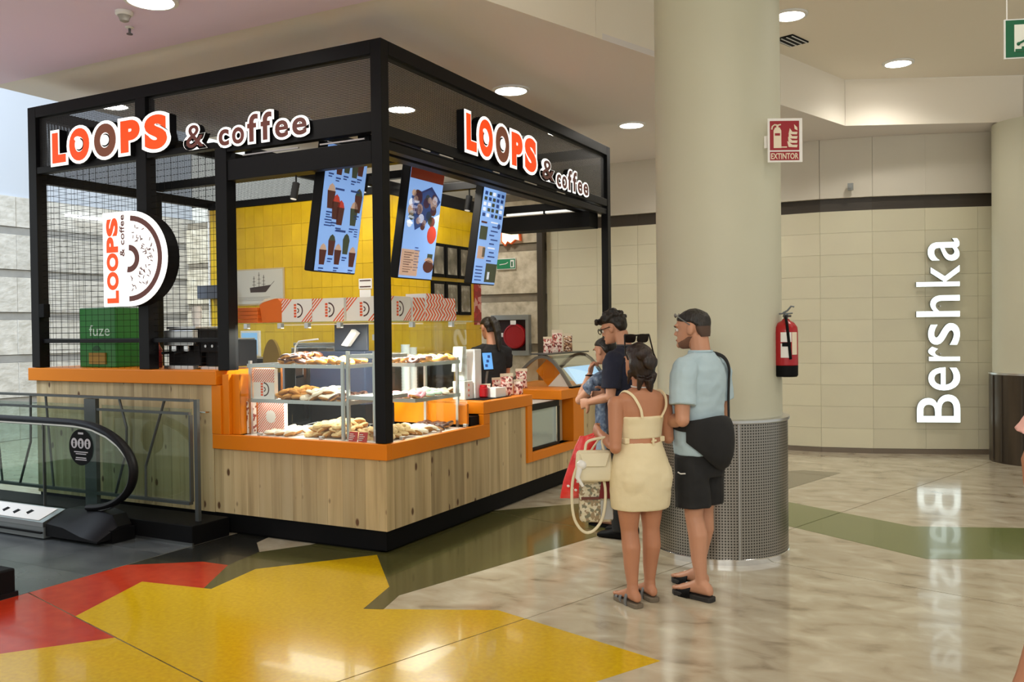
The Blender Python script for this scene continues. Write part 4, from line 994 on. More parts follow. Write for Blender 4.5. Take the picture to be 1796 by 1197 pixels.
obj('leaf_print', M().prism([V((-3.27+.05*math.cos(R(a))*(1-.4*math.sin(R(a))), .199, 1.44+.025*math.sin(R(a)))) for a in range(0, 360, 30)], Y*-.002), mat('dark_leaf', srgb(16, 70, 24), .5), t)
def bottle(x, y, z_, h, r, m, label, cat='bottle', name='bottle', grp=None):
    t = thing(name, label, cat, (x, y, z_), 0, grp)
    obj('body', M().lathe((x, y, z_), [(r*.9, 0), (r, .01), (r, h*.6), (r*.45, h*.78), (r*.4, h*.92)], 14), m, t, 30)
    obj('cap', M().lathe((x, y, z_), [(r*.5, h*.921), (r*.5, h), (r*.2, h*1.01)], 12), BLACKM, t, 30)
bottle(-2.62, .30, 1.271, .26, .045, mat('syrup_red', srgb(120, 30, 26), .3), 'dark red syrup bottle left of the coffee machine behind the grid')
bottle(-2.74, .34, 1.271, .30, .042, mat('syrup_blue', srgb(40, 56, 104), .3), 'blue bottle beside the black kiosk post behind the grid')
bottle(-2.52, .40, 1.271, .24, .045, mat('syrup_brown', srgb(96, 60, 36), .3), 'brown syrup bottle nearest the coffee machine behind the grid')
t = thing('paper_cup_stack', 'tall white paper cup stack hanging beside the yellow wall', 'cups', (-2.66, .55, 1.50))
for (x, y, lab, n) in ((-2.42, .46, 'stack of white cups on the coffee machine left end', 4), (-2.84, .46, 'stack of white cups behind the blue bottle', 6)):
    pass
bpy.data.objects.remove(t)
def cups(x, y, z_, n, lab, m=WPAPER):
    t = thing('cup_stack', lab, 'cups', (x, y, z_))
    for k in range(n): obj('cup', M().lathe((x, y, z_+.028*k), [(.030, 0), (.041, .085), (.043, .085), (.043, .09), (.039, .088), (.029, .004)], 14), m, t, 30)
cups(-2.86, .44, 1.271, 8, 'stack of white cups behind the blue bottle at the wire grid')
cups(-2.18, .34, 1.621, 4, 'white cup stack standing on the coffee machine')
cups(-.86, 1.50, .93, 16, 'left one of two clear cup stacks behind the right flank glass', mat('clear_cup', (.75, .8, .82), .15))
cups(-.88, 1.64, .93, 15, 'right one of two clear cup stacks behind the right flank glass', mat('clear_cup_b', (.75, .8, .82), .15))
t = thing('cup_table', 'small steel side table under the clear cup stacks', 'table', (-.88, 1.6, 0))
obj('top', M().box(-.96, -.78, 1.42, 1.74, .90, .928), STEEL, t)
for x in (-.94, -.80):
    for y in (1.44, 1.72): obj('leg', M().box(x-.012, x+.012, y-.012, y+.012, 0, .899), DSTEEL, t)
t = thing('order_screen', 'small pale blue screen glowing behind the left display glass', 'screen', (-2.63, 1.6, 1.3))
obj('bezel', M().box(-2.74, -2.50, 1.40, 1.43, 1.33, 1.58), WHITE, t, bevel=.004); obj('display', M().box(-2.72, -2.52, 1.396, 1.399, 1.35, 1.56), mat('blue_display', srgb(120, 170, 210), .3, emit=.5, ecol=srgb(120, 170, 215)), t)
obj('stand', M().box(-2.64, -2.60, 1.405, 1.43, 1.325, 1.33).box(-2.64, -2.60, 1.432, 1.45, 1.32, 1.5), DSTEEL, t)
t = thing('bar_chair', 'dark mustard chair back behind the top display shelf', 'chair', (-2.0, 1.05, 0))
obj('backrest', M().loft([[V((-2.12+.20*k/8, 1.05+dy, 1.20+(.30*math.sin(math.pi*(.08+.84*k/8))**.5))) for dy in (0, .03)] + [V((-2.12+.20*k/8, 1.05+dy, 1.20)) for dy in (.03, 0)] for k in range(9)]), mat('mustard', srgb(128, 100, 20), .5), t)
for x in (-2.1, -1.94): obj('leg', M().box(x-.012, x+.012, 1.05, 1.08, 0, 1.199), DSTEEL, t)
obj('seat', M().box(-2.12, -1.92, .75, 1.049, .74, .77), BLACKM, t)
t = thing('till', 'dark blue till with a slanted white receipt printer behind the display', 'till', (-1.05, .95, 1.0))
obj('body', M().box(-1.36, -.78, .80, 1.02, .96, 1.40), mat('navy_casing', srgb(34, 44, 64), .4), t, bevel=.01)
obj('monitor', M().box(-1.14, -.80, .86, .89, 1.401, 1.63), mat('navy_back', srgb(40, 48, 62), .4), t, bevel=.006)
obj('printer', M().prism([V((-1.02, .80, 1.45)), V((-.96, .80, 1.44)), V((-.86, .80, 1.55)), V((-.91, .80, 1.58))], Y*.05), WPAPER, t)
obj('stand', M().box(-1.36, -.78, .8, 1.02, .775, .959), BLACKM, t)
t = thing('bag_holder', 'dark cup holder rack with white rounded frame behind the display', 'holder', (-1.56, 1.0, 1.3))
obj('rack', M().box(-1.66, -1.44, 1.0, 1.12, 1.28, 1.42), DSTEEL, t)
obj('white_frame', M().tube([(-1.70, .99, 1.28), (-1.68, .99, 1.44), (-1.64, .99, 1.48), (-1.42, .99, 1.50)], .008, 6), WPAPER, t)
obj('strut', M().box(-1.60, -1.57, 1.0, 1.02, .8, 1.279), STEEL, t)
machine('oven', 'dark steel oven behind the right flank display', 'oven', -1.42, -1.02, 1.22, 1.95, .90, 1.36, DSTEEL, 1)
machine('ice_machine', 'dark machine with steel top behind the assistant end of the display', 'machine', -1.41, -1.12, 2.02, 2.75, .90, 1.33, BLACK, 1)
t = thing('bar_cabinet', 'black cabinet under the dark machine beside the assistant', 'cabinet', (-1.25, 2.4, 0))
obj('body', M().box(-1.42, -1.10, 2.0, 2.76, .0, .899), BLACKM, t)
t = thing('oven_cabinet', 'black cabinet carrying the dark steel oven', 'cabinet', (-1.2, 1.6, 0))
obj('body', M().box(-1.44, -1.0, 1.22, 1.99, .0, .899), BLACKM, t)
t = thing('inner_base_unit', 'black base unit under the till inside the kiosk', 'cabinet', (-1.3, .95, 0))
obj('body', M().box(-1.62, -.78, .80, 1.14, .661, .774), BLACKM, t)

# ------------------------------------------------------------------ menu screens
SB = mat('screen_blue', srgb(132, 172, 232), .3, emit=.55, ecol=srgb(126, 168, 232))
SBD = mat('screen_dark_blue', srgb(40, 70, 130), .3, emit=.3, ecol=srgb(40, 70, 140))
SBR = mat('screen_brown', srgb(84, 40, 34), .3, emit=.25, ecol=srgb(84, 40, 34))
SGR = mat('screen_green', srgb(64, 74, 56), .3, emit=.25, ecol=srgb(64, 74, 56))
SRD = mat('screen_red', srgb(190, 60, 46), .3, emit=.35, ecol=srgb(190, 60, 46))
SWH = mat('screen_white', srgb(214, 220, 230), .3, emit=.6, ecol=srgb(210, 220, 236))
SCR = mat('screen_cream', srgb(190, 160, 140), .3, emit=.4, ecol=srgb(190, 160, 140))
SOR = mat('screen_dim_orange', srgb(120, 44, 24), .3, emit=.15, ecol=srgb(120, 44, 24))
SM = [SB, SBD, SBR, SGR, SRD, SWH, SCR, SOR]
def menu(label, y0, y1, draw):
    W = y1-y0; t = thing('menu_screen', label, 'screen', (-.8, (y0+y1)/2, 2.02))
    th = math.atan2(.16, .97); a = Y; b = V((math.sin(th), 0, math.cos(th))); n = a.cross(b)
    o0 = V((-.80, y0, 2.02)); H = .985
    obj('housing', slab(o0, a, b, n, 0, W, 0, H, -.09, 0), BLACK, t, bevel=.01)
    obj('display', slab(o0, a, b, n, .012, W-.012, .012, H-.012, 0, .003), SB, t)
    q = o0 + a*.012 + b*.012 + n*.003; m = M(); draw(m, lambda P, mi: m.prism([q+a*(u*(W-.024))+b*(v_*(H-.024)) for u, v_ in P], n*.0015, mi))
    obj('menu_print', m, SM, t)
    obj('bracket', M().tube([o0+a*(W/2)+b*(H*.8)-n*.09, o0+a*(W/2)+b*(H*.95)-n*.22, V((-.77, y0+W/2, 3.06))], .014, 6), BLACKM, t)
def rct(f, u, v_, w_, h, mi): f([(u, v_), (u+w_, v_), (u+w_, v_+h), (u, v_+h)], mi)
def glassdrink(f, u, v_, w_, h, mi, top=6):
    f([(u+w_*.15, v_), (u+w_*.85, v_), (u+w_, v_+h*.7), (u, v_+h*.7)], mi)
    f([(u+w_*.02, v_+h*.7), (u+w_*.98, v_+h*.7), (u+w_*.8, v_+h*.9), (u+w_*.5, v_+h), (u+w_*.2, v_+h*.9)], top)
    rct(f, u+.02, v_-.035, w_*.7, .012, 1); rct(f, u+.02, v_-.055, w_*.5, .010, 1)
def m1(m, f):
    for k, (u, v_, mi) in enumerate(((.06, .05, 2), (.25, .13, 2), (.42, .06, 2), (.60, .15, 3), (.79, .05, 2))): glassdrink(f, u, v_, .17, .17, mi, 3 if k % 2 else 6)
    for u, v_, mi, tp in ((.10, .50, 2, 6), (.24, .42, 2, 4), (.36, .38, 2, 4), (.70, .39, 3, 6), (.78, .50, 2, 3)): glassdrink(f, u, v_, .19, .20, mi, tp)
    for k, (u, mi) in enumerate(((.06, 2), (.24, 2), (.42, 3), (.62, 3), (.76, 2))): glassdrink(f, u, .80-.025*(k % 2), .17, .19, mi, 6)
    rct(f, .40, .325, .24, .018, 1); rct(f, .28, .655, .22, .016, 1); rct(f, .66, .66, .22, .016, 1)
    for k in range(4): rct(f, .10+.02*(k % 2), .36+.022*k, .17, .010, 1); rct(f, .86, .30+.02*k, .08, .008, 1)
def m2(m, f):
    rct(f, 0, .90, 1, .10, 7)
    f([(.30, .44), (.62, .52), (.98, .74), (.66, .86), (.10, .74)], 1); f([(.10, .72), (.66, .86), (.94, .76), (.62, .83)], 2)
    rnd = random.Random(5)
    for k in range(26):
        u, v_ = rnd.uniform(.12, .82), rnd.uniform(.48, .78); r = rnd.uniform(.06, .11); c = (2, 6, 6, 3, 5, 2)[k % 6]
        f([(u+r*math.cos(R(a)), v_+r*.5*math.sin(R(a))) for a in range(0, 360, 36)], c)
    for k in range(5): f([(.04+.03*k, .50+.045*k), (.22+.03*k, .49+.05*k), (.22+.03*k, .51+.05*k), (.06+.03*k, .525+.045*k)], 5)
    f([(.83+.14*math.cos(R(a)), .42+.085*math.sin(R(a))) for a in range(0, 360, 24)], 4)
    f([(.84+.16*math.cos(R(a)), .12+.06*math.sin(R(a))) for a in range(0, 360, 24)], 2); f([(.84+.15*math.cos(R(a)), .155+.05*math.sin(R(a))) for a in range(0, 180, 20)], 6); rct(f, .78, .19, .16, .05, 3)
    rct(f, .0, .02, .52, .24, 6)
    for k in range(9): rct(f, .08, .05+.022*k, .18+.05*(k % 3), .010, 2); rct(f, .38, .07+.026*k, .10+.05*(k % 2), .009, 1)
def m3(m, f):
    rnd = random.Random(9)
    for r in range(5):
        for c in range(5): rct(f, .06+.185*c+rnd.uniform(-.01, .01), .70+.056*r, .12, .036, rnd.choice((1, 5, 1, 3, 5)))
    rct(f, .05, .46, .32, .14, 3); rct(f, .06, .26, .30, .13, 6); rct(f, .26, .28, .12, .10, 3)
    for k in range(10): rct(f, .48+.04*(k % 3), .24+.045*k, .22+.1*(k % 2), .014, rnd.choice((1, 5)))
    for k in range(5): rct(f, .06, .03+.035*k, .30, .012, 1)
    rct(f, .50, .02, .50, .20, 3); rct(f, .60, .05, .10, .08, 5); rct(f, .06, .63, .25, .02, 2)
    f([(.86+.07*math.cos(R(a)), .62+.03*math.sin(R(a))) for a in range(0, 360, 30)], 1)
menu('tilted menu screen with iced drinks left of the corner post', .20, .715, m1)
menu('tilted menu screen with a doughnut box and red round badge right of the corner post', 1.30, 1.85, m2)
menu('tilted menu screen with many small offers, farthest along the kiosk flank', 2.57, 3.05, m3)
# spotlights hanging from the cross beams
def spot(x, y, lab):
    t = thing('track_spot', lab, 'spotlight', (x, y, 2.78))
    obj('stem', M().cyl((x, y, 3.02), (x, y, 2.95), .008, n=8), BLACKM, t)
    obj('barrel', M().cyl((x, y, 2.95), (x-.01, y-.03, 2.80), .034, n=14), BLACKM, t, 30)
    obj('lens', M().cyl((x-.0102, y-.0306, 2.799), (x-.0104, y-.0312, 2.796), .028, n=14), LED, t)
spot(-2.9, 1.34, 'black track spotlight on the cross beam near the left grid')
spot(-1.95, 1.34, 'black track spotlight above the yellow wall centre')
spot(-1.15, 1.34, 'black track spotlight between the first two menu screens')
spot(-1.0, 2.9, 'black track spotlight behind the second menu screen')
t = thing('light_bar', 'long white tube lamp fixed under the far roof beam of the kiosk', 'lamp', (-.7, 3.9, 2.88))
obj('tube', M().cyl((-1.2, 4.1, 2.895), (-.10, 4.1, 2.895), .014, n=10), mat('dim_tube', (.8, .8, .76), .4, emit=.8), t, 30)
obj('clip', M().box(-.72, -.70, 4.08, 4.12, 2.875, 2.919), BLACKM, t)
solo('far_canopy', M().box(-1.2, -.1, 3.95, 4.20, 2.68, 2.85), BLACKM, 'black canopy panel under the far end of the kiosk roof', 'panel')
area('kiosk_light', (-1.8, 1.1, 2.9), (-2.3, 2.0, 1.6), 1.8, 1.2, 20, (1.0, .95, .82), .12)
area('kiosk_light', (-.9, 2.4, 2.9), (-1.3, 3.0, 1.4), .4, 1.6, 12, (1.0, .95, .82), .12)

# ------------------------------------------------------------------ things on the right counter
zc = .963
def pouch(label, x, y, z_, W, H, D, rz, m, grp=None):
    t = thing('sweet_pouch', label, 'sweets bag', (x, y, z_), rz, grp)
    rg = []
    for k in range(8):
        f = k/7; w_ = W/2*(1-.12*math.sin(f*3.1)); d = D/2*(math.sin(math.pi*min(.12+.85*f, 1))**.6 if f < 1 else .05)
        rg.append([V((w_*math.cos(a)*abs(math.cos(a))**-.4 if abs(math.cos(a)) > .01 else 0, max(d, .003)*math.sin(a), H*.86*f)) for a in [2*math.pi*i/14 for i in range(14)]])
    obj('film', M().loft(rg), m, t, 40, local=True)
    obj('header', M().box(-W/2, W/2, -.003, .003, H*.861, H), CREAMP, t, local=True)
pouch('large pink sweets pouch in the middle of the counter group', -.15, 2.08, zc, .14, .20, .07, R(62), SWEETS)
pouch('small pink sweets pouch at the right end of the counter group', -.10, 2.21, zc, .10, .14, .06, R(58), SWEETS)
pouch('pink sweets pouch at the back of the counter group', -.26, 2.10, zc, .12, .16, .06, R(66), SWEETS)
pouch('brown sweets pouch standing alone left of the arched vitrine end', -.46, 2.98, zc, .13, .20, .06, R(50), SWEETS)
pouch('small sweets pouch just behind the white card terminal', -.22, 1.82, zc, .09, .12, .05, R(60), SWEETS)
pouch('pink sweets pouch on the vitrine top, left one of three', -.34, 3.36, 1.312, .11, .17, .06, R(60), SWEETS)
pouch('tall pink sweets pouch on the vitrine top, middle one of three', -.34, 3.60, 1.312, .14, .24, .07, R(60), SWEETS)
pouch('brown chocolate pouch on the vitrine top, right one of three', -.34, 3.88, 1.312, .12, .20, .06, R(60), SWEETS2)
t = thing('card_terminal_stand', 'white counter stand with grey card machine at the orange step', 'card machine', (-.30, 1.56, zc))
obj('stand', M().box(-.36, -.24, 1.48, 1.62, zc, zc+.16).box(-.33, -.27, 1.53, 1.59, zc+.161, zc+.38), WHITE, t, bevel=.006)
obj('machine', M().prism([V((-.36, 1.46, zc+.24)), V((-.26, 1.46, zc+.24)), V((-.24, 1.46, zc+.46)), V((-.34, 1.46, zc+.46))], Y*.06), mat('pale_grey_plastic', srgb(196, 194, 186), .4), t, bevel=.006)
obj('side_box', M().box(-.33, -.23, 1.64, 1.76, zc+.001, zc+.43), WHITE, t, bevel=.006)
mm = M()
for k in range(3): mm.ell((-.239, 1.55, zc+.035+.045*k), (.002, .009, .012), 8, 6)
obj('print', mm, OPRINT, t)
t = thing('order_tablet', 'blue lit order tablet in black casing on the card stand', 'tablet', (-.22, 1.80, zc+.21))
a0 = V((-.21, 1.755, zc+.235)); ta, tb_ = V((.30, .954, 0)).normalized(), V((-.12, 0, .99)).normalized(); tn = ta.cross(tb_)
obj('casing', slab(a0, ta, tb_, tn, 0, .135, 0, .175, -.015, 0), BLACK, t, bevel=.004)
obj('display', slab(a0, ta, tb_, tn, .012, .123, .014, .162, 0, .002), mat('tablet_blue', srgb(90, 150, 210), .2, emit=.7, ecol=srgb(90, 150, 215)), t)
mm = M()
for k in range(3): slab(a0, ta, tb_, tn, .03+.02*k, .06+.02*k, .035+.04*k, .06+.04*k, .002, .003, 0, mm)
obj('icons', mm, SBD, t)
obj('foot', M().tube([a0+ta*.07-tn*.015+tb_*.02, V((-.25, 1.84, zc+.03)), V((-.25, 1.84, zc))], .012, 6), DSTEEL, t)
t = thing('flyer_box', 'open white card box with flyers on the orange counter', 'box', (-.18, 1.90, zc))
obj('box', M().box(-.22, -.10, 1.78, 1.97, zc, zc+.085), WPAPER, t, bevel=.003)
t2 = obj('tray', M().box(-.24, -.06, 1.50, 2.00, zc-.0005+.0005, zc+.004), BLACKM, t)
solo('jam_jar', M().lathe((-.20, 1.74, zc+.005), [(.03, 0), (.04, .01), (.04, .08), (.03, .09), (.033, .091), (.033, .11), (.001, .112)], 16), RED, 'small red jar beside the card stand', 'jar', smooth=30)

# arched pastry vitrine
t = thing('pastry_vitrine', 'arched grey framed glass pastry vitrine at the far end of the counter', 'vitrine', (-.35, 3.7, .955))
AR = [(-.74, .975), (-.66, 1.06), (-.57, 1.15), (-.48, 1.23), (-.41, 1.275), (-.34, 1.29), (-.27, 1.28), (-.20, 1.235), (-.13, 1.16), (-.06, 1.06), (.0, .965)]
GF = mat('vitrine_frame', srgb(112, 112, 106), .35, .6)
def arch(y, th=.028):
    rg = []
    for i, (x, z_) in enumerate(AR):
        a = V((AR[min(i+1, 10)][0]-AR[max(i-1, 0)][0], 0, AR[min(i+1, 10)][1]-AR[max(i-1, 0)][1])).normalized(); nn = V((-a.z, 0, a.x)); p = V((x, y, z_))
        rg.append([p-nn*th, p+nn*.002, p+nn*.002+Y*.03, p-nn*th+Y*.03])
    return M().loft(rg)
obj('end_arch', arch(3.20), GF, t, 30); obj('end_arch', arch(4.20), GF, t, 30)
rg = [[V((x, y, z_)) for y in (3.232, 4.198)] + [V((x-.004, y, z_-.004)) for y in (4.198, 3.232)] for x, z_ in AR[6:]]
obj('front_glass', M().loft(rg), GLASSV, t, 30)
rg = [[V((x, y, z_)) for y in (3.232, 4.198)] + [V((x+.004, y, z_-.004)) for y in (4.198, 3.232)] for x, z_ in AR[:5]]
obj('rear_glass', M().loft(rg), GLASSV, t, 30)
obj('top_plate', M().box(-.46, -.24, 3.19, 4.24, 1.296, 1.31), DSTEEL, t)
obj('end_glass', M().prism([V((x, 3.21, z_-.03)) for x, z_ in AR[1:10]] + [V((-.04, 3.21, .97)), V((-.70, 3.21, .97))], Y*.004), GLASSV, t)
obj('base_rail', M().box(-.03, .01, 3.20, 4.23, .956, .972), BLACKM, t)
obj('orange_panel', M().prism([V((-.36, 3.40, .96)), V((-.50, 3.40, 1.12)), V((-.36, 3.40, 1.25)), V((-.20, 3.40, 1.12))], Y*.02), ORANGE, t)
obj('white_panel', M().prism([V((-.34, 3.36, .96)), V((-.06, 3.36, .96)), V((-.20, 3.36, 1.10))], Y*.02), WPAPER, t)
obj('glow_panel', M().prism([V((-.16, 3.44, 1.16)), V((-.03, 3.44, .985)), V((-.05, 3.44, .98)), V((-.20, 3.44, 1.15))], Y*.74), mat('cool_glow', srgb(190, 216, 236), .3, emit=.75, ecol=srgb(170, 205, 236)), t)  # added glowing panel imitates the cool light reflected by the front glass

# hose reel cabinet, green exit sign and lit rooster sign on the stone wall
t = thing('fire_hose_cabinet', 'dark wall cabinet with red round fire hose reel on the stone wall', 'hose reel', (-2.36, 6.36, 1.2))
obj('frame', M().box(-2.67, -2.05, 6.33, 6.42, 1.18, 1.25).box(-2.67, -2.05, 6.33, 6.42, 1.70, 1.77).box(-2.67, -2.62, 6.33, 6.42, 1.251, 1.699).box(-2.10, -2.05, 6.33, 6.42, 1.251, 1.699), GREYM, t)
obj('back', M().box(-2.619, -2.101, 6.40, 6.419, 1.251, 1.699), mat('dark_red_inside', srgb(40, 10, 14), .6), t)
obj('reel', M().loft([[V((-2.29+r*math.cos(2*math.pi*k/32), y, 1.46+r*math.sin(2*math.pi*k/32))) for k in range(32)] for r, y in ((.18, 6.399), (.185, 6.36), (.175, 6.33), (.155, 6.325), (.15, 6.335), (.02, 6.335))]), mat('reel_red', srgb(150, 10, 22), .4), t, 30)
obj('white_tag', M().box(-2.34, -2.25, 6.318, 6.324, 1.63, 1.69).box(-2.60, -2.50, 6.39, 6.399, 1.45, 1.51), WPAPER, t)
t = thing('exit_direction_sign', 'small green and white escape sign on the stone wall behind the kiosk', 'sign', (-2.4, 6.39, 2.47))
obj('plate', M().box(-2.59, -2.28, 6.385, 6.405, 2.44, 2.60), WPAPER, t); obj('green_field', M().box(-2.585, -2.285, 6.381, 6.384, 2.45, 2.59), mat('green_plate', srgb(30, 130, 84), .5), t)
mm = M(); mm.tube([(-2.54, 6.379, 2.51), (-2.44, 6.379, 2.52), (-2.40, 6.379, 2.54)], .006, 5); mm.box(-2.36, -2.30, 6.378, 6.381, 2.465, 2.575); obj('pictogram', mm, WPAPER, t)
obj('door_mark', M().box(-2.345, -2.32, 6.376, 6.3778, 2.48, 2.55), GREEN, t)
t = thing('illuminated_logo', 'cream lit angular letter sign with orange edge high on the stone wall', 'sign', (-2.36, 6.35, 2.8))
pg = [(-2.50, 3.02), (-2.44, 3.03), (-2.40, 2.99), (-2.34, 3.04), (-2.20, 3.03), (-2.18, 2.84), (-2.26, 2.86), (-2.34, 2.80), (-2.40, 2.84), (-2.44, 2.78), (-2.50, 2.84)]
obj('casing', M().prism([V((x*1.0+.0, 6.36, z_)) for x, z_ in pg], Y*.05), mat('orange_casing', srgb(200, 90, 40), .5, emit=.2, ecol=srgb(220, 90, 40)), t)
obj('face', M().prism([V((-2.345+(x+2.345)*.86, 6.352, 2.91+(z_-2.91)*.84)) for x, z_ in pg], Y*.007), mat('cream_lit', srgb(255, 236, 190), .4, emit=.9, ecol=(1, .86, .62)), t)

# ------------------------------------------------------------------ escalator and railing on the left
t = thing('escalator', 'escalator balustrade end with green glass and black handrail at the left edge', 'escalator', (-3.6, -.6, .0))
obj('plinth', M().box(-6.5, -2.05, -.62, -.42, .0, .10), BLACKM, t)
hp = [(-6.5, .885), (-4.0, .885), (-2.75, .885), (-2.5, .88), (-2.32, .86), (-2.16, .815), (-2.03, .75), (-1.94, .67), (-1.895, .58), (-1.90, .49), (-1.94, .41), (-2.02, .34), (-2.13, .285), (-2.26, .25), (-2.4, .235)]
obj('handrail', M().tube(cr([(x, -.55, z_) for x, z_ in hp], 3), .034, 12, flat=(.75, 1.15)), BLACK, t, 40)
obj('handrail_guide', M().tube([(x-.02*(i > 3), -.55, z_-.028) for i, (x, z_) in enumerate(hp)], .013, 6), STEEL, t, 40)
gp = [(x, z_-.02) for x, z_ in hp[:7]] + [(x-.025, z_) for x, z_ in hp[7:12]] + [(-2.26, .24), (-2.6, .19), (-6.5, .19)]
obj('glass_panel', M().prism([V((x, -.556, z_)) for x, z_ in gp], Y*.012), GLASSG, t)
obj('panel_joint', M().box(-2.93, -2.922, -.562, -.538, .19, .855), DSTEEL, t)
obj('inner_deck', M().prism([V((-6.5, -.57, .205)), V((-6.5, -.76, .135)), V((-6.5, -.76, .10)), V((-6.5, -.57, .10))], X*3.85), STEEL, t)
obj('newel_base', M().loft([[V((x, -.44, .05)), V((x, -.74, .03)), V((x, -.74, h1)), V((x, -.56, h2)), V((x, -.44, h2))] for x, h1, h2 in ((-2.648, .125, .205), (-2.45, .11, .215), (-2.25, .06, .225), (-2.12, .045, .20), (-2.06, .04, .12))]), BLACK, t, 30)
obj('skirt', M().box(-6.5, -2.65, -.755, -.62, .012, .098), GREYM, t)
obj('skirt_brush', M().box(-6.5, -2.66, -.775, -.756, .05, .062), BLACKM, t)
wp = obj('deck_sticker', M().prism([V((-4.2, -.585, .2025)), V((-2.72, -.585, .2025)), V((-2.72, -.745, .1435)), V((-4.2, -.745, .1435))], Z*.001), WPAPER, t)
mm = M(); rnd = random.Random(2)
for k in range(6):
    x = -3.75+.15*k+.05*rnd.random(); y = -.63-.03*rnd.random(); zz = .2025-(abs(y)-.585)*.369+.0012
    mm.prism([V((x, y, zz)), V((x+.05, y-.01, zz-.004)), V((x+.04, y-.06, zz-.022)), V((x-.01, y-.04, zz-.015))], Z*.001)
obj('deck_print', mm, BLACKM, t)
sk = obj('round_sticker', M().prism([V((-2.465+.14*math.cos(R(a)), -.559, .695+.140*math.sin(R(a)))) for a in range(0, 360, 10)], Y*-.002), BLACKM, t)
mm = M()
for k in (-1, 0, 1): mm.prism([V((-2.465+.078*k+.036*math.cos(R(a)), -.5612, .725+.040*math.sin(R(a)))) for a in range(0, 360, 20)], Y*-.001)
mm.box(-2.495, -2.435, -.5622, -.5612, .795, .810)
for z_, w_ in ((.655, .08), (.640, .06), (.610, .06), (.595, .065)): mm.box(-2.465-w_, -2.465+w_, -.5622, -.5612, z_, z_+.007)
obj('pictograms', mm, mat('sticker_print', srgb(186, 182, 186), .6), sk)
mm = M()
for k in (-1, 0, 1): mm.ell((-2.465+.078*k, -.5635, .738), (.010, .001, .010), 8, 6); mm.box(-2.465+.078*k-.010, -2.465+.078*k+.010, -.5640, -.5628, .698, .726)
obj('pictogram_figures', mm, BLACKM, sk, kind='stuff')
t = thing('escalator_curb', 'black end block of the nearer escalator side at the left picture edge', 'curb', (-3.4, -2.1, 0))
obj('block', M().box(-5.4, -1.47, -2.5, -1.74, 0, .17), BLACKM, t, bevel=.012)
obj('kick_strip', M().box(-5.4, -1.462, -2.51, -1.73, 0.001, .03), BLACK, t)
t = thing('railing_plinth', 'black plinth between the escalator and the pine counter', 'plinth', (-3.5, -.2, 0))
obj('block', M().box(-6.5, -1.46, -.40, -.035, 0, .145), BLACKM, t, bevel=.006)
obj('edge_strip', M().box(-6.5, -1.455, -.405, -.39, .0, .02), DSTEEL, t)
t = thing('glass_railing', 'grey steel railing with slanted bars and green glass in front of the pine counter', 'railing', (-3.0, -.25, .146))
obj('top_rail', M().box(-4.6, -1.61, -.27, -.23, 1.045, 1.065), RAIL, t)
obj('second_rail', M().box(-4.6, -1.63, -.262, -.238, .945, .965), RAIL, t)
obj('bottom_rail', M().box(-4.6, -1.63, -.27, -.23, .262, .285), RAIL, t)
obj('end_post', M().box(-1.575, -1.540, -.264, -.236, .146, 1.065), RAIL, t); obj('end_frame', M().box(-1.63, -1.615, -.265, -.235, .286, .944), RAIL, t)
obj('post', M().box(-2.82, -2.68, -.268, -.232, .146, 1.04), RAIL, t); obj('post', M().box(-4.5, -4.32, -.29, -.21, .146, 1.04), RAIL, t)
for P in (((-3.535, 1.045), (-3.545, .65), (-3.70, .285)), ((-3.333, 1.045), (-3.25, .285)), ((-2.415, 1.045), (-2.334, .82), (-2.339, .64), (-2.476, .285)), ((-1.903, 1.045), (-2.12, .53), (-2.125, .285)), ((-4.05, 1.045), (-3.95, .285))):
    obj('slanted_bar', M().tube([(x, -.25, z_) for x, z_ in P], .011, 6), RAIL, t)
obj('glass_panel', M().box(-2.655, -1.635, -.228, -.220, .286, .99), GLASSG, t); obj('glass_panel', M().box(-4.31, -2.845, -.228, -.220, .286, .99), GLASSG, t)

# ------------------------------------------------------------------ people
HEADP = [(0, .070, .020, .028), (.07, .088, .002, .044), (.18, .093, -.03, .056), (.33, .094, -.072, .065), (.47, .088, -.094, .071), (.60, .096, -.102, .074), (.75, .090, -.104, .074), (.87, .070, -.090, .063), (.95, .042, -.062, .042), (1.0, .012, -.030, .014)]
def hring(f, b_, w_, z_, s, n=20):
    return [V((w_*math.cos(a), (f+b_)/2+(f-b_)/2*math.sin(a), z_))*s for a in [2*math.pi*k/n for k in range(n)]]
def head(b, mt, Hh, ears=True):
    s = Hh/.225
    def put(m): m.v = [mt @ p for p in m.v]; b.add(m.v, m.f)
    m = M(); m.loft([hring(f, k, w_, t*.225, s) for t, f, k, w_ in HEADP]); put(m)
    m = M(); m.loft([[V((x*w_, y, z_))*s for x, y in ((-1, .080), (-.45, p), (.45, p), (1, .080))] for w_, p, z_ in ((.007, .094, .128), (.010, .106, .108), (.015, .118, .088), (.018, .112, .080), (.012, .092, .072))]); put(m)
    m = M(); m.ell(V((0, .088, .020))*s, V((.024, .016, .018))*s); m.ell(V((0, .090, .050))*s, V((.026, .012, .012))*s); m.ell(V((0, .090, .138))*s, V((.058, .013, .012))*s); put(m)
    if ears:
        for sg in (-1, 1): m = M(); m.ell(V((sg*.076, -.010, .108))*s, V((.012, .022, .034))*s, mt=Matrix.Rotation(R(12), 3, 'X')); put(m)
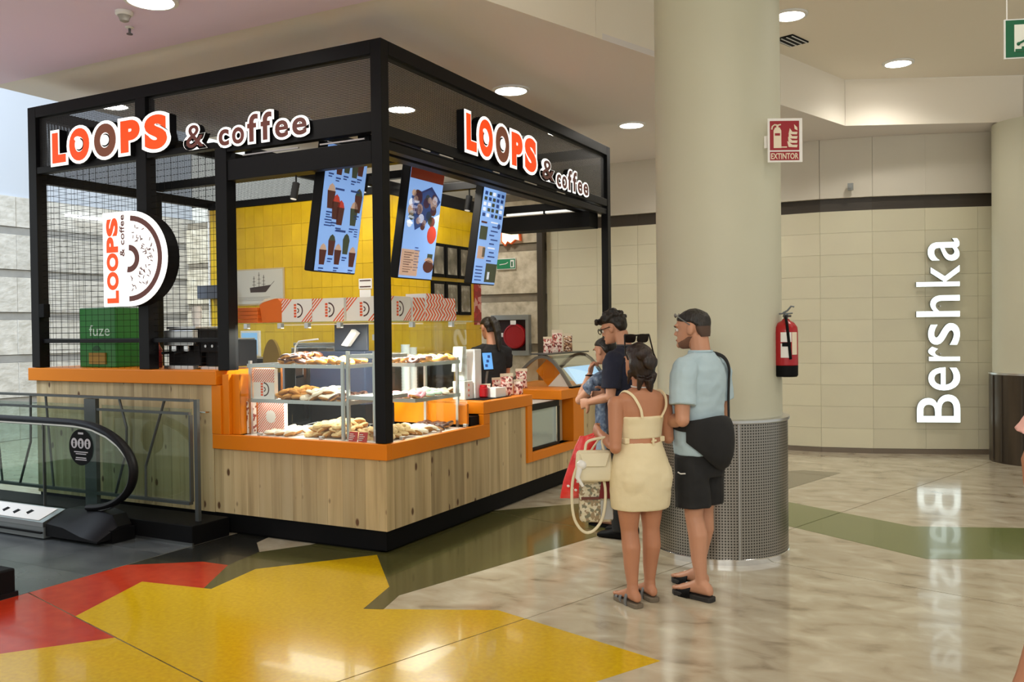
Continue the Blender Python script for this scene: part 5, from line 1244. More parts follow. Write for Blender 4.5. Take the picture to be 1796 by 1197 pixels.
def face(root, mt, Hh, glasses=False):
    s = Hh/.225
    for sg in (-1, 1):
        o = obj('eye', M().ell(mt @ (V((sg*.032, .0835, .112))*s), .0105*s, 10, 8), EYEW, root, 60, local=True)
        obj('iris', M().ell(mt @ (V((sg*.033, .0915, .112))*s), .0052*s, 8, 6), IRIS, o, 60, local=True)
        obj('eyebrow', M().tube([mt @ (V((sg*.014, .101, .130))*s), mt @ (V((sg*.034, .100, .136))*s), mt @ (V((sg*.054, .088, .130))*s)], .0042*s, 6), HAIR, root, 60, local=True)
    obj('mouth', M().ell(mt @ (V((0, .098, .050))*s), V((.022, .006, .006))*s, 10, 6, mt=mt.to_3x3()), LIPS, root, 60, local=True)
def hair(mt, Hh, rows, extra=None, voxel=.007, noise=.004, seed=1):
    s = Hh/.225; m = M(); m.loft([hring(f, k, w_, t*.225, s) for t, f, k, w_ in rows]); m.v = [mt @ p for p in m.v]
    if extra: extra(m, mt, s)
    return remesh(m, 'hair', voxel, 1, noise, seed)
SHORT = [(.30, -.050, -.082, .040), (.40, -.035, -.104, .066), (.50, -.020, -.112, .079), (.60, -.002, -.116, .0815), (.66, .030, -.117, .0815), (.72, .092, -.117, .0815), (.80, .096, -.113, .079), (.90, .076, -.098, .066), (.98, .046, -.066, .043), (1.05, .010, -.030, .012)]
FADE = [(.52, -.020, -.106, .0745), (.60, -.004, -.111, .0775), (.66, .030, -.113, .079), (.71, .088, -.114, .0795), (.80, .092, -.111, .0775), (.90, .074, -.096, .066), (.98, .046, -.066, .044), (1.045, .010, -.030, .012)]
def limb(b, pts, rs, n=12): b.tube(pts, rs, n)
def leg(b, hip, kn, an, r=(.085, .070, .053, .056, .045, .034)):
    hip, kn, an = V(hip), V(kn), V(an)
    limb(b, [hip, lerp(hip, kn, .5), kn, lerp(kn, an, .28)+V((0, -.012, 0)), lerp(kn, an, .62), lerp(an, kn, .08)], r)
    limb(b, [lerp(an, kn, .10), an-V((0, 0, .03))], [.034, .034])
def foot(b, an, d, z0=0.0, L=.235):
    an = V(an); d = V((d[0], d[1], 0)).normalized(); e = Z.cross(d); s = L/.25
    rg = []
    for t, w_, h, zc_ in ((-.066, .018, .016, .022), (-.055, .030, .030, .032), (-.02, .034, .046, .046), (.03, .034, .044, .044), (.08, .040, .030, .030), (.125, .045, .020, .021), (.15, .043, .015, .016)):
        c = V((an.x, an.y, 0)) + d*t*s; rg.append([c + e*(w_*s*math.cos(a)) + Z*(z0+zc_*s+h*s*math.sin(a)) for a in [2*math.pi*k/14 for k in range(14)]])
    b.loft(rg)
    for k, (u, f_, r) in enumerate(((-.030, .168, .013), (-.012, .176, .0095), (.004, .172, .009), (.019, .165, .0085), (.033, .154, .008))):
        sg = 1 if k else 1
        c = V((an.x, an.y, 0)) + d*f_*s + e*(-u)*s*sg; b.ell(c+Z*(z0+.013*s), V((.011, .020, r)) if abs(d.y) > abs(d.x) else V((.020, .011, r)), 8, 6)
def hand(b, wr, d, nrm, side, curl=.5, s=1.0, spread=.12):
    # WR wrist, D towards the fingers, NRM out of the palm, SIDE +1/-1 chooses where the thumb leaves
    wr, d = V(wr), V(d).normalized(); nrm = V(nrm); nrm = (nrm - d*nrm.dot(d)).normalized(); e = d.cross(nrm)*side
    b.loft([[wr + d*t*s + e*(w_*s*math.cos(a)) + nrm*(h*s*math.sin(a)) for a in [2*math.pi*k/12 for k in range(12)]] for t, w_, h in ((-.02, .024, .020), (.01, .030, .018), (.05, .041, .016), (.088, .040, .013), (.094, .036, .010))])
    for k, (u, L) in enumerate(((.031, .068), (.0105, .080), (-.0105, .074), (-.031, .058))):
        p = wr + d*.086*s + e*u*s; dd = (d + e*(u*spread*8)).normalized(); ax = dd.cross(nrm); pts = [p]; ang = 0
        for q in range(3): ang += curl*(.7, 1.0, .8)[q]; pts.append(pts[-1] + (dd*math.cos(ang) + nrm*math.sin(ang))*L*(.44, .32, .26)[q]*s)
        b.tube(pts, [.0100*s, .0095*s, .0088*s, .0072*s], 8); b.ell(pts[-1], .0073*s, 8, 6)
    p = wr + d*.022*s + e*.030*s; q1 = p + (d*.55+e*.72+nrm*.25).normalized()*.042*s; q2 = q1 + (d*.80+e*.25+nrm*.45*(.4+curl)).normalized()*.034*s; q3 = q2 + (d*.85-e*.05+nrm*.5*(.4+curl)).normalized()*.026*s
    b.tube([p, q1, q2, q3], [.015*s, .0125*s, .011*s, .0085*s], 8); b.ell(q3, .0086*s, 8, 6)
def arm(b, sh, el, wr, r=(.048, .042, .037, .038, .026), trap=False):
    sh, el, wr = V(sh), V(el), V(wr); limb(b, [sh, lerp(sh, el, .55), el, lerp(el, wr, .3), wr], r); b.ell(sh, r[0]*1.03); b.ell(el, r[2]*1.01)
    if trap: b.tube([sh, (sh.x*.45, sh.y-.012, sh.z+.028)], [r[0]*.92, r[0]*.72], 10)
def shoulders(c, Ls, Rs, r):
    for q in (Ls, Rs): c.ell(q, r); c.tube([q, V((q.x*.38, q.y-.012, q.z+.052))], [r*.94, r*.72], 12)
def headmt(c, yaw=0, pitch=0, roll=0): return Matrix.Translation(c) @ Matrix.Rotation(R(yaw), 4, 'Z') @ Matrix.Rotation(R(pitch), 4, 'X') @ Matrix.Rotation(R(roll), 4, 'Y')
def add_body(root, b, m, name='body', voxel=.0062, smooth=2):
    me = remesh(b, name, voxel, smooth); finish(me, m, 0); return obj(name, me, m, root, local=True)
def cloth(root, b, m, name, voxel=.008, smooth=3, noise=.004, seed=0):
    me = remesh(b, name, voxel, smooth, noise, seed); finish(me, m, 0); return obj(name, me, m, root, local=True)
def frames(heading, loc):
    return Matrix.Translation(loc) @ Matrix.Rotation(R(heading-90), 4, 'Z')

# --- man in the pale blue T-shirt
def man_blue():
    loc = (2.20, .073, 0); hd = 163
    t = thing('person', 'man in pale blue T-shirt, black shorts and black slides seen from behind', 'person', loc, R(hd-90))
    b = M(); S = .985
    cz = 1.445
    mt = headmt(V((0, .035, cz)), 16, -3)
    head(b, mt, .222); limb(b, [V((0, -.02, 1.36)), V((0, -.012, 1.43)), V((0, .0, 1.52))], [.066, .058, .056])
    b.rings([(0, 0, .80, .15, .11), (0, .01, 1.0, .15, .11), (0, 0, 1.2, .165, .105), (0, -.01, 1.33, .16, .085), (0, -.015, 1.39, .08, .06)])
    Lk, Rk = V((-.095, -.02, .47)), V((.095, .03, .47)); La, Ra = V((-.105, -.075, .085)), V((.085, .07, .085))
    leg(b, (-.085, -.01, .86), Lk, La); leg(b, (.085, .01, .86), Rk, Ra)
    foot(b, La, (.05, 1), .028, .255); foot(b, Ra, (.12, 1), .028, .255)
    Ls, Le, Lw = V((-.195, -.02, 1.33)), V((-.245, -.045, 1.045)), V((-.155, .165, 1.01))
    arm(b, Ls, Le, Lw, (.054, .047, .042, .042, .029)); hand(b, Lw, (.80, .45, .05), (.35, -.85, 0), -1, .55)
    Rs, Re, Rw = V((.195, -.01, 1.33)), V((.25, .0, 1.05)), V((.13, .20, 1.04)); arm(b, Rs, Re, Rw, (.054, .047, .042, .042, .029)); hand(b, Rw, (-.75, .5, .1), (-.35, -.85, 0), 1, .6)
    add_body(t, b, SKIN)
    face(t, mt, .222)
    hm = hair(mt, .222, FADE, None, .006, .0025, 3); finish(hm, HAIR, 0); obj('hair', hm, HAIR, t, local=True)
    st = [(.28, -.045, -.100, .060), (.40, -.03, -.1045, .0725), (.50, -.015, -.1065, .0745), (.56, -.01, -.108, .0755)]
    mm = M(); mm.loft([hring(f, k, w_, z_*.225, .222/.225) for z_, f, k, w_ in st]); mm.v = [mt @ p for p in mm.v]
    obj('shaved_hair', mm, mat('shaved_hair', srgb(84, 62, 50), .7), t, 60, local=True)
    bd = M(); bd.loft([hring(f+.0035, k, w_+.0035, t_*.225, .222/.225) for t_, f, k, w_ in ((-.015, .060, .025, .024), (.0, .072, .015, .031), (.07, .088, .0, .044), (.15, .090, -.02, .052), (.20, .080, -.03, .0575), (.30, .03, -.035, .0645))]); bd.v = [mt @ p for p in bd.v]
    obj('beard', bd, mat('stubble', srgb(118, 82, 64), .8), t, 60, local=True)
    c = M(); c.rings([(0, .0, .825, .182, .135), (0, .0, .90, .184, .136), (0, .012, 1.0, .180, .140), (0, .005, 1.12, .184, .135), (0, -.008, 1.24, .196, .128), (0, -.015, 1.32, .196, .112), (0, -.018, 1.375, .150, .088), (0, -.015, 1.405, .088, .074), (0, -.010, 1.425, .070, .066)], 28)
    c.tube([Ls+V((.05, 0, .02)), lerp(Ls, Le, .15), lerp(Ls, Le, .50), lerp(Ls, Le, .72)], [.072, .079, .076, .079], 14); c.tube([Rs+V((-.05, 0, .02)), lerp(Rs, Re, .15), lerp(Rs, Re, .50), lerp(Rs, Re, .72)], [.072, .079, .076, .079], 14)
    shoulders(c, Ls, Rs, 0.066)
    cloth(t, c, BLUET, 't_shirt', .008, 3, .005, 1)
    obj('collar', M().tube([V((.068*math.cos(a), -.012+.064*math.sin(a), 1.425)) for a in [2*math.pi*k/20 for k in range(20)]], .008, 6, closed=True), BLUET, t, 60, local=True)
    k = M(); k.rings([(0, 0, .70, .165, .130), (0, 0, .80, .172, .132), (0, 0, .87, .168, .128)], 24)
    for sg, hx, kn in ((-1, -.088, Lk), (1, .088, Rk)): k.tube([V((hx, 0, .82)), V((hx*1.05, kn.y*.3, .66)), V((hx*1.08, kn.y*.7, .525))], [.098, .101, .106], 16)
    cloth(t, k, BLACKC, 'shorts', .009, 3, .004, 2)
    obj('white_side_print', M().tube([V((-.196, .02, .735)), V((-.198, .0, .728)), V((-.196, -.03, .732))], .004, 5), WPAPER, t, local=True)
    for nm, an, d in (('left', La, V((.05, 1, 0))), ('right', Ra, V((.12, 1, 0)))):
        d.normalize(); e = Z.cross(d); o0 = V((an.x, an.y, 0)); P = [(-.078, .022), (-.066, .036), (0, .038), (.06, .042), (.12, .050), (.165, .047), (.192, .028), (.198, 0)]
        poly = [o0+d*a+e*w_ for a, w_ in P] + [o0+d*a-e*w_ for a, w_ in reversed(P[:-1])]
        s_ = obj('slide', M().prism(poly, Z*.027), SOLE, t, bevel=.004, local=True)
        rg = []
        for a in range(-20, 201, 20): rg.append([o0+d*(f_+.0)+e*(.051*r_*math.cos(R(a)))+Z*(.022+.062*r_*max(math.sin(R(a)), -.3)-(f_-.06)*.28) for f_, r_ in ((.055, 1.0), (.135, .98), (.135, .90), (.055, .90))])
        obj('strap', M().loft(rg), BLACKM, s_, 50, local=True)
        obj('strap_mark', M().ell(o0+d*.095+Z*.078, (.016, .016, .004), 8, 5), WPAPER, s_, 60, local=True)
    # sunglasses pushed up
    g = M(); g.tube([mt @ V(p) for p in ((-.080, -.01, .135), (-.082, .03, .165), (-.07, .075, .198))], .0035, 5); g.tube([mt @ V(p) for p in ((.080, -.01, .135), (.082, .03, .165), (.07, .075, .198))], .0035, 5)
    g.v = list(g.v)
    fm = frames(hd, loc)
    tt = thing('sunglasses', 'clear framed sunglasses pushed up on the head of the man in pale blue', 'sunglasses', fm @ (mt @ V((0, .07, .19))))
    g.v = [fm @ p for p in g.v]; obj('temples', g, SILV, tt)
    l_ = M()
    for sg in (-1, 1): l_.ell(fm @ (mt @ V((sg*.034, .088, .196))), (.024, .005, .014), 12, 6, mt=(fm @ mt).to_3x3())
    obj('lenses', l_, mat('smoked_lens', (.22, .20, .18), .1), tt, 60)
    # black sling bag on his lower back
    bg = thing('sling_bag', 'black sling bag lying across the lower back of the man in pale blue', 'bag', fm @ V((0, -.14, .9)))
    q = M(); n = 16
    for (xa, za, rx, rz) in (): pass
    rg = []
    for i in range(9):
        f = i/8; x = -.20+.385*f; zc_ = 1.0-.055*math.sin(math.pi*f)-.03*f; hz = (.04+.118*math.sin(math.pi*(.06+.86*f))); y0 = -.142*math.sqrt(max(1-(x/.205)**2, .05))-.012; th = .018+.035*math.sin(math.pi*f)
        rg.append([fm @ V((x, y0-th*max(math.cos(a), -.25), zc_-.03+hz*math.sin(a))) for a in [2*math.pi*k/n for k in range(n)]])
    obj('pouch', M().loft(rg), BLACKC, bg, 50)
    st = [(.185, -.085, 1.02), (.200, -.075, 1.12), (.195, -.082, 1.24), (.165, -.100, 1.33), (.115, -.085, 1.395), (.10, .02, 1.415), (.10, .085, 1.36), (.03, .130, 1.25), (-.09, .142, 1.10), (-.165, .095, 1.02), (-.195, .02, .99), (-.185, -.075, .985)]
    obj('strap', M().tube(cr([fm @ V(p) for p in st]), .017, 8, flat=(1.0, .35)), BLACKC, bg, 50)
man_blue()

# --- woman in the cream two piece
def woman():
    loc = (1.945, -.25, 0); hd = 141
    t = thing('person', 'woman in cream top and short cream skirt seen from behind, dark hair half tied up', 'person', loc, R(hd-90))
    fm = frames(hd, loc)
    b = M(); mt = headmt(V((0, .02, 1.268)), -4, 4)
    head(b, mt, .205, False); limb(b, [V((0, -.012, 1.17)), V((0, -.010, 1.25)), V((0, .0, 1.34))], [.052, .045, .046])
    b.rings([(0, 0, .70, .165, .125), (0, -.005, .78, .172, .128), (0, 0, .86, .145, .108), (0, 0, .94, .125, .092), (0, .004, 1.02, .134, .097), (0, .0, 1.10, .150, .098), (0, -.012, 1.165, .155, .080), (0, -.016, 1.20, .125, .062), (0, -.014, 1.225, .060, .050)], 28)
    b.ell((-.066, -.05, .74), (.080, .075, .10)); b.ell((.066, -.05, .74), (.080, .075, .10))
    Lk, Rk, La, Ra = V((-.068, .01, .42)), V((.070, .0, .42)), V((-.072, -.03, .075)), V((.075, .03, .075))
    rr = (.085, .072, .050, .053, .042, .030); leg(b, (-.075, 0, .72), Lk, La, rr); leg(b, (.075, 0, .72), Rk, Ra, rr)
    foot(b, La, (-.05, 1), .026, .22); foot(b, Ra, (.05, 1), .026, .22)
    Ls, Le, Lw = V((-.160, -.01, 1.140)), V((-.185, -.045, .90)), V((-.165, .155, .955))
    arm(b, Ls, Le, Lw, (.046, .040, .034, .034, .024), True); hand(b, Lw, (.0, .95, .25), (1, 0, -.1), 1, .75, .9)
    Rs, Re, Rw = V((.160, -.01, 1.140)), V((.205, .02, .925)), V((.185, .185, 1.09)); arm(b, Rs, Re, Rw, (.046, .040, .034, .034, .024), True); hand(b, Rw, (.05, .5, .8), (-1, .1, 0), 1, .8, .9)
    add_body(t, b, SKINB, 'body', .006, 6); face(t, mt, .205)
    HR_ = [(.06, -.045, -.085, .045), (.2, -.030, -.112, .074), (.36, -.012, -.122, .086), (.5, .0, -.126, .088), (.62, .016, -.126, .087), (.72, .086, -.124, .085), (.82, .092, -.118, .081), (.92, .072, -.100, .066), (1.0, .044, -.068, .044), (1.07, .010, -.030, .012)]
    def ex(m, mt_, s):
        for x0, y0, z0, x1, y1, z1, r in ((.02, -.10, .02, .045, -.075, -.075, .026), (-.03, -.10, .03, -.035, -.085, -.045, .024), (.06, -.085, .05, .062, -.06, -.03, .02), (-.072, -.05, .06, -.074, -.03, -.02, .016)):
            m.tube([mt_ @ V((x0, y0, z0)), mt_ @ lerp((x0, y0, z0), (x1, y1, z1), .5), mt_ @ V((x1, y1, z1))], [r, r*.85, r*.35], 8)
        m.ell(mt_ @ V((.015, -.125, .115)), (.045, .028, .045), 12, 8)
        m.ell(mt_ @ V((-.02, -.110, .16)), (.055, .028, .035), 12, 8)
    hm = hair(mt, .205, HR_, ex, .006, .005, 5); finish(hm, HAIRB, 0); obj('hair', hm, HAIRB, t, local=True)
    c = M(); c.rings([(0, .003, .945, .131, .098), (0, .004, .975, .136, .102), (0, .004, 1.03, .144, .106), (0, .0, 1.065, .148, .107), (0, .02, 1.085, .140, .09)], 28)
    c.ell((-.062, .075, 1.07), (.065, .045, .06)); c.ell((.062, .075, 1.07), (.065, .045, .06))
    cloth(t, c, CREAM, 'crop_top', .006, 2, .002, 3)
    for sg, pts in ((-1, ((-.045, -.105, 1.065), (-.055, -.100, 1.12), (-.090, -.078, 1.19), (-.112, -.02, 1.212), (-.10, .06, 1.17), (-.07, .10, 1.11))), (1, ((.085, -.092, 1.06), (.122, -.085, 1.12), (.128, -.068, 1.18), (.118, -.02, 1.208), (.10, .06, 1.17), (.07, .10, 1.11)))):
        obj('shoulder_strap', M().tube(cr(pts), .0075, 6, flat=(.5, 1.2)), CREAM, t, 50, local=True)
    k = M(); k.rings([(0, .0, .545, .176, .140), (0, -.002, .60, .181, .143), (0, -.006, .68, .184, .145), (0, -.008, .75, .182, .145), (0, -.004, .82, .166, .132), (0, .0, .88, .146, .112), (0, .002, .925, .133, .100)], 28)
    k.ell((-.062, -.058, .72), (.108, .092, .135)); k.ell((.062, -.058, .72), (.108, .092, .135))
    cloth(t, k, CREAM, 'skirt', .007, 14, .003, 4)
    obj('waist_ties', M().box(-.13, -.10, -.06, .09, .92, .95).box(.10, .13, -.06, .09, .92, .95), CREAM, t, bevel=.004, local=True)
    obj('waist_bow', M().tube([(.03, -.098, .905), (.025, -.103, .93), (.028, -.102, .95)], .007, 6).tube([(.015, -.104, .93), (.045, -.101, .935)], .006, 6), CREAM, t, 50, local=True)
    obj('bracelet', M().tube([Rw+V((.030*math.cos(a), .020*math.sin(a), .022*math.sin(a)*-.5)) for a in [2*math.pi*k/16 for k in range(16)]], .006, 6, closed=True), WHITE, t, 50, local=True)
    obj('necklace', M().tube([V((.052*math.cos(a), -.012+.048*math.sin(a), 1.235+.004*math.sin(a))) for a in [2*math.pi*k/18 for k in range(18)]], .0035, 5, closed=True), WHITE, t, 50, local=True)
    for an, d in ((La, V((-.05, 1, 0))), (Ra, V((.05, 1, 0)))):
        d.normalize(); e = Z.cross(d); o0 = V((an.x, an.y, 0)); P = [(-.068, .018), (-.058, .031), (0, .034), (.05, .036), (.105, .043), (.14, .041), (.165, .024), (.17, 0)]
        poly = [o0+d*a+e*w_ for a, w_ in P] + [o0+d*a-e*w_ for a, w_ in reversed(P[:-1])]
        s_ = obj('sandal', M().prism(poly, Z*.025), SOLEG, t, bevel=.004, local=True)
        for f0 in (.02, .075, .115):
            rg = [[o0+d*f_+e*(.042*r_*math.cos(R(a)))+Z*(.020+.066*(1-(f0-.02)*5.5)*r_*max(math.sin(R(a)), -.3)) for f_, r_ in ((f0-.010, 1.0), (f0+.014, .98), (f0+.014, .90), (f0-.010, .90))] for a in range(-20, 201, 20)]
            obj('strap', M().loft(rg), SILV, s_, 50, local=True)
    # sunglasses on top of her head
    tt = thing('sunglasses', 'large dark sunglasses pushed up on the hair of the woman in cream', 'sunglasses', fm @ (mt @ V((0, .05, .215))))
    g = fm @ mt; gm = Matrix.Translation(V((0, .022, .238))) @ Matrix.Rotation(R(14), 4, 'X')
    l_ = M()
    for sg in (-1, 1):
        l_.loft([[g @ (gm @ V((sg*.040+.036*c_, z_, .026*s_))) for c_, s_ in [(math.copysign(abs(math.cos(a))**.6, math.cos(a)), math.copysign(abs(math.sin(a))**.6, math.sin(a))) for a in [2*math.pi*k/16 for k in range(16)]]] for z_ in (-.003, .003)])
    obj('lenses', l_, LENS, tt, 40)
    f_ = M()
    for sg in (-1, 1): f_.tube([g @ (gm @ V((sg*.078, 0, .02))), g @ V((sg*.089, -.02, .155)), g @ V((sg*.088, -.055, .125))], .0045, 6)
    f_.tube([g @ (gm @ V((-.078, 0, .022))), g @ (gm @ V((0, .006, .016))), g @ (gm @ V((.078, 0, .022)))], .005, 6)
    obj('frame', f_, LENS, tt, 40)
    return fm, Lw
fmW, LwW = woman()

# --- man in navy
def man_navy():
    loc = (1.31, 1.215, 0); hd = 172
    t = thing('person', 'young man with curly black hair, glasses and navy T-shirt looking down', 'person', loc, R(hd-90)); t.scale = (.985, .985, .985)
    fm = frames(hd, loc) @ Matrix.Scale(.985, 4); b = M(); mt = headmt(V((0, .055, 1.485)), 6, -16)
    head(b, mt, .215); limb(b, [V((0, -.02, 1.40)), V((0, .0, 1.47)), V((0, .03, 1.56))], [.062, .054, .054])
    b.rings([(0, 0, .80, .15, .11), (0, .01, 1.05, .15, .105), (0, 0, 1.25, .165, .10), (0, -.01, 1.37, .15, .08), (0, -.015, 1.42, .07, .055)])
    leg(b, (-.085, 0, .86), (-.09, .02, .47), (-.10, -.01, .09)); leg(b, (.085, 0, .86), (.09, .03, .47), (.095, .03, .09))
    Ls, Le, Lw = V((-.195, -.01, 1.36)), V((-.235, -.01, 1.085)), V((-.16, .215, 1.03)); arm(b, Ls, Le, Lw, (.05, .043, .038, .038, .027)); hand(b, Lw, (.3, .9, -.2), (.9, -.3, 0), 1, .6)
    Rs, Re, Rw = V((.195, -.01, 1.36)), V((.24, .02, 1.09)), V((.12, .22, 1.06)); arm(b, Rs, Re, Rw, (.05, .043, .038, .038, .027)); hand(b, Rw, (-.6, .7, 0), (-.4, -.8, 0), 1, .6)
    add_body(t, b, SKINL); face(t, mt, .215)
    def ex(m, mt_, s):
        rnd = random.Random(4)
        for k in range(60):
            a, e_ = rnd.uniform(0, 6.28), rnd.uniform(.25, 1.5); d = V((math.cos(a)*math.cos(e_), math.sin(a)*math.cos(e_), math.sin(e_)))
            if d.y > .5 and d.z < .45: continue
            m.ell(mt_ @ (V((0, -.008, .148))+V((d.x*.084, d.y*.105, d.z*.092))), rnd.uniform(.016, .026), 8, 6)
        for k in range(9): m.ell(mt_ @ V((-.06+.015*k, .098+.012*math.sin(k*2), .185+.006*math.cos(k*3))), .02, 8, 6)
    hm = hair(mt, .215, SHORT, ex, .006, .004, 8); finish(hm, HAIR, 0); obj('hair', hm, HAIR, t, local=True)
    c = M(); c.rings([(0, .0, .84, .178, .13), (0, .005, 1.0, .176, .13), (0, .0, 1.15, .182, .128), (0, -.01, 1.28, .195, .122), (0, -.016, 1.36, .19, .105), (0, -.018, 1.41, .135, .082), (0, -.012, 1.44, .078, .068), (0, -.01, 1.46, .066, .062)], 28)
    for s_, e_ in ((Ls, Le), (Rs, Re)): c.tube([s_+V((-.05 if s_.x > 0 else .05, 0, .02)), lerp(s_, e_, .15), lerp(s_, e_, .55), lerp(s_, e_, .8)], [.07, .076, .073, .076], 14)
    shoulders(c, Ls, Rs, 0.064)
    cloth(t, c, NAVY, 't_shirt', .008, 3, .005, 6)
    obj('collar', M().tube([V((.066*math.cos(a), -.012+.062*math.sin(a), 1.458)) for a in [2*math.pi*k/18 for k in range(18)]], .008, 6, closed=True), mat('grey_collar', srgb(70, 70, 74), .8), t, 60, local=True)
    k = M(); k.rings([(0, 0, .70, .165, .125), (0, 0, .80, .168, .126), (0, 0, .88, .162, .12)], 24)
    for hx, kn, an in ((-.088, V((-.09, .02, .47)), V((-.10, -.01, .06))), (.088, V((.09, .03, .47)), V((.095, .03, .06)))): k.tube([V((hx, 0, .82)), lerp((hx, 0, .82), kn, .6), kn, an], [.096, .088, .074, .062], 14)
    cloth(t, k, BLACKC, 'trousers', .009, 3, .004, 7)
    for an in (V((-.10, -.01, 0)), V((.095, .03, 0))):
        rg = [[V((an.x+w_*math.cos(a), an.y+y, max(.0, h+h*math.sin(a)))) for a in [2*math.pi*q/14 for q in range(14)]] for y, w_, h in ((-.085, .02, .03), (-.07, .034, .042), (0, .04, .05), (.09, .046, .032), (.16, .046, .024), (.19, .03, .016))]
        obj('shoe', M().loft(rg), BLACKM, t, 50, local=True)
    g = fm @ mt
    tt = thing('glasses', 'dark rimmed glasses worn by the young man in navy', 'glasses', g @ V((0, .11, .112)))
    m = M()
    for sg in (-1, 1):
        m.tube([g @ V((sg*.034+.026*math.cos(a), .108, .110+.021*math.sin(a))) for a in [2*math.pi*q/16 for q in range(16)]], .0032, 5, closed=True); m.tube([g @ V((sg*.060, .106, .116)), g @ V((sg*.080, .0, .118)), g @ V((sg*.080, -.02, .105))], .003, 5)
    m.tube([g @ V((-.010, .110, .114)), g @ V((.010, .110, .114))], .003, 5); obj('rims', m, LENS, tt)
man_navy()

# --- companion in patterned shirt
def companion():
    loc = (1.08, 1.525, 0); hd = 168
    t = thing('person', 'person in blue patterned shirt and denim shorts, hand raised to chin', 'person', loc, R(hd-90))
    b = M(); mt = headmt(V((0, .04, 1.285)), -10, -8)
    head(b, mt, .205); limb(b, [V((0, -.02, 1.21)), V((0, .0, 1.27)), V((0, .02, 1.35))], [.05, .044, .046])
    b.rings([(0, 0, .72, .14, .10), (0, .01, .95, .13, .095), (0, 0, 1.1, .145, .09), (0, -.01, 1.18, .135, .07), (0, -.015, 1.22, .06, .05)])
    Lk, Rk, La, Ra = V((-.075, .02, .42)), V((.08, .02, .42)), V((-.08, 0, .08)), V((.085, .02, .08)); leg(b, (-.075, 0, .74), Lk, La); leg(b, (.075, 0, .74), Rk, Ra); foot(b, La, (0, 1), .022, .22); foot(b, Ra, (0, 1), .022, .22)
    Ls, Le, Lw = V((-.165, -.0, 1.165)), V((-.19, .17, 1.0)), V((-.07, .15, 1.20)); arm(b, Ls, Le, Lw, (.046, .04, .035, .034, .025)); hand(b, Lw, (.3, -.05, .9), (.2, -.9, 0), -1, 1.1, .9)
    Rs, Re, Rw = V((.165, 0, 1.165)), V((.20, .08, .95)), V((.0, .17, .98)); arm(b, Rs, Re, Rw, (.046, .04, .035, .034, .025)); hand(b, Rw, (-.9, .1, .1), (0, -1, 0), 1, .7, .9)
    add_body(t, b, SKINL); face(t, mt, .205)
    hm = hair(mt, .205, SHORT, None, .007, .004, 11); finish(hm, HAIR, 0); obj('hair', hm, HAIR, t, local=True)
    c = M(); c.rings([(0, 0, .76, .16, .115), (0, 0, .95, .15, .112), (0, 0, 1.1, .165, .108), (0, -.01, 1.17, .16, .09), (0, -.015, 1.21, .10, .066), (0, -.012, 1.24, .06, .056)], 24)
    for s_, e_ in ((Ls, Le), (Rs, Re)): c.tube([s_+V((-.04 if s_.x > 0 else .04, 0, .01)), lerp(s_, e_, .2), lerp(s_, e_, .55)], [.06, .063, .062], 12)
    shoulders(c, Ls, Rs, 0.057)
    cloth(t, c, PATT, 'patterned_shirt', .008, 3, .004, 9)
    k = M(); k.rings([(0, 0, .64, .155, .115), (0, 0, .74, .160, .118), (0, 0, .80, .15, .11)], 24)
    for hx in (-.08, .08): k.tube([V((hx, 0, .74)), V((hx*1.05, .005, .62)), V((hx*1.08, .01, .50))], [.088, .088, .086], 14)
    cloth(t, k, DENIM, 'denim_shorts', .009, 3, .003, 10)
    obj('wrist_watch', M().tube([Lw+V((.031*math.cos(a), .031*math.sin(a), -.01)) for a in [2*math.pi*q/14 for q in range(14)]], .008, 6, closed=True), BLACKM, t, 50, local=True)
    for an in (La, Ra): obj('shoe_sole', M().prism([V((an.x+.04*math.cos(a), an.y+.045+.125*math.sin(a), 0)) for a in [2*math.pi*q/18 for q in range(18)]], Z*.022), BLACKM, t, local=True)
companion()

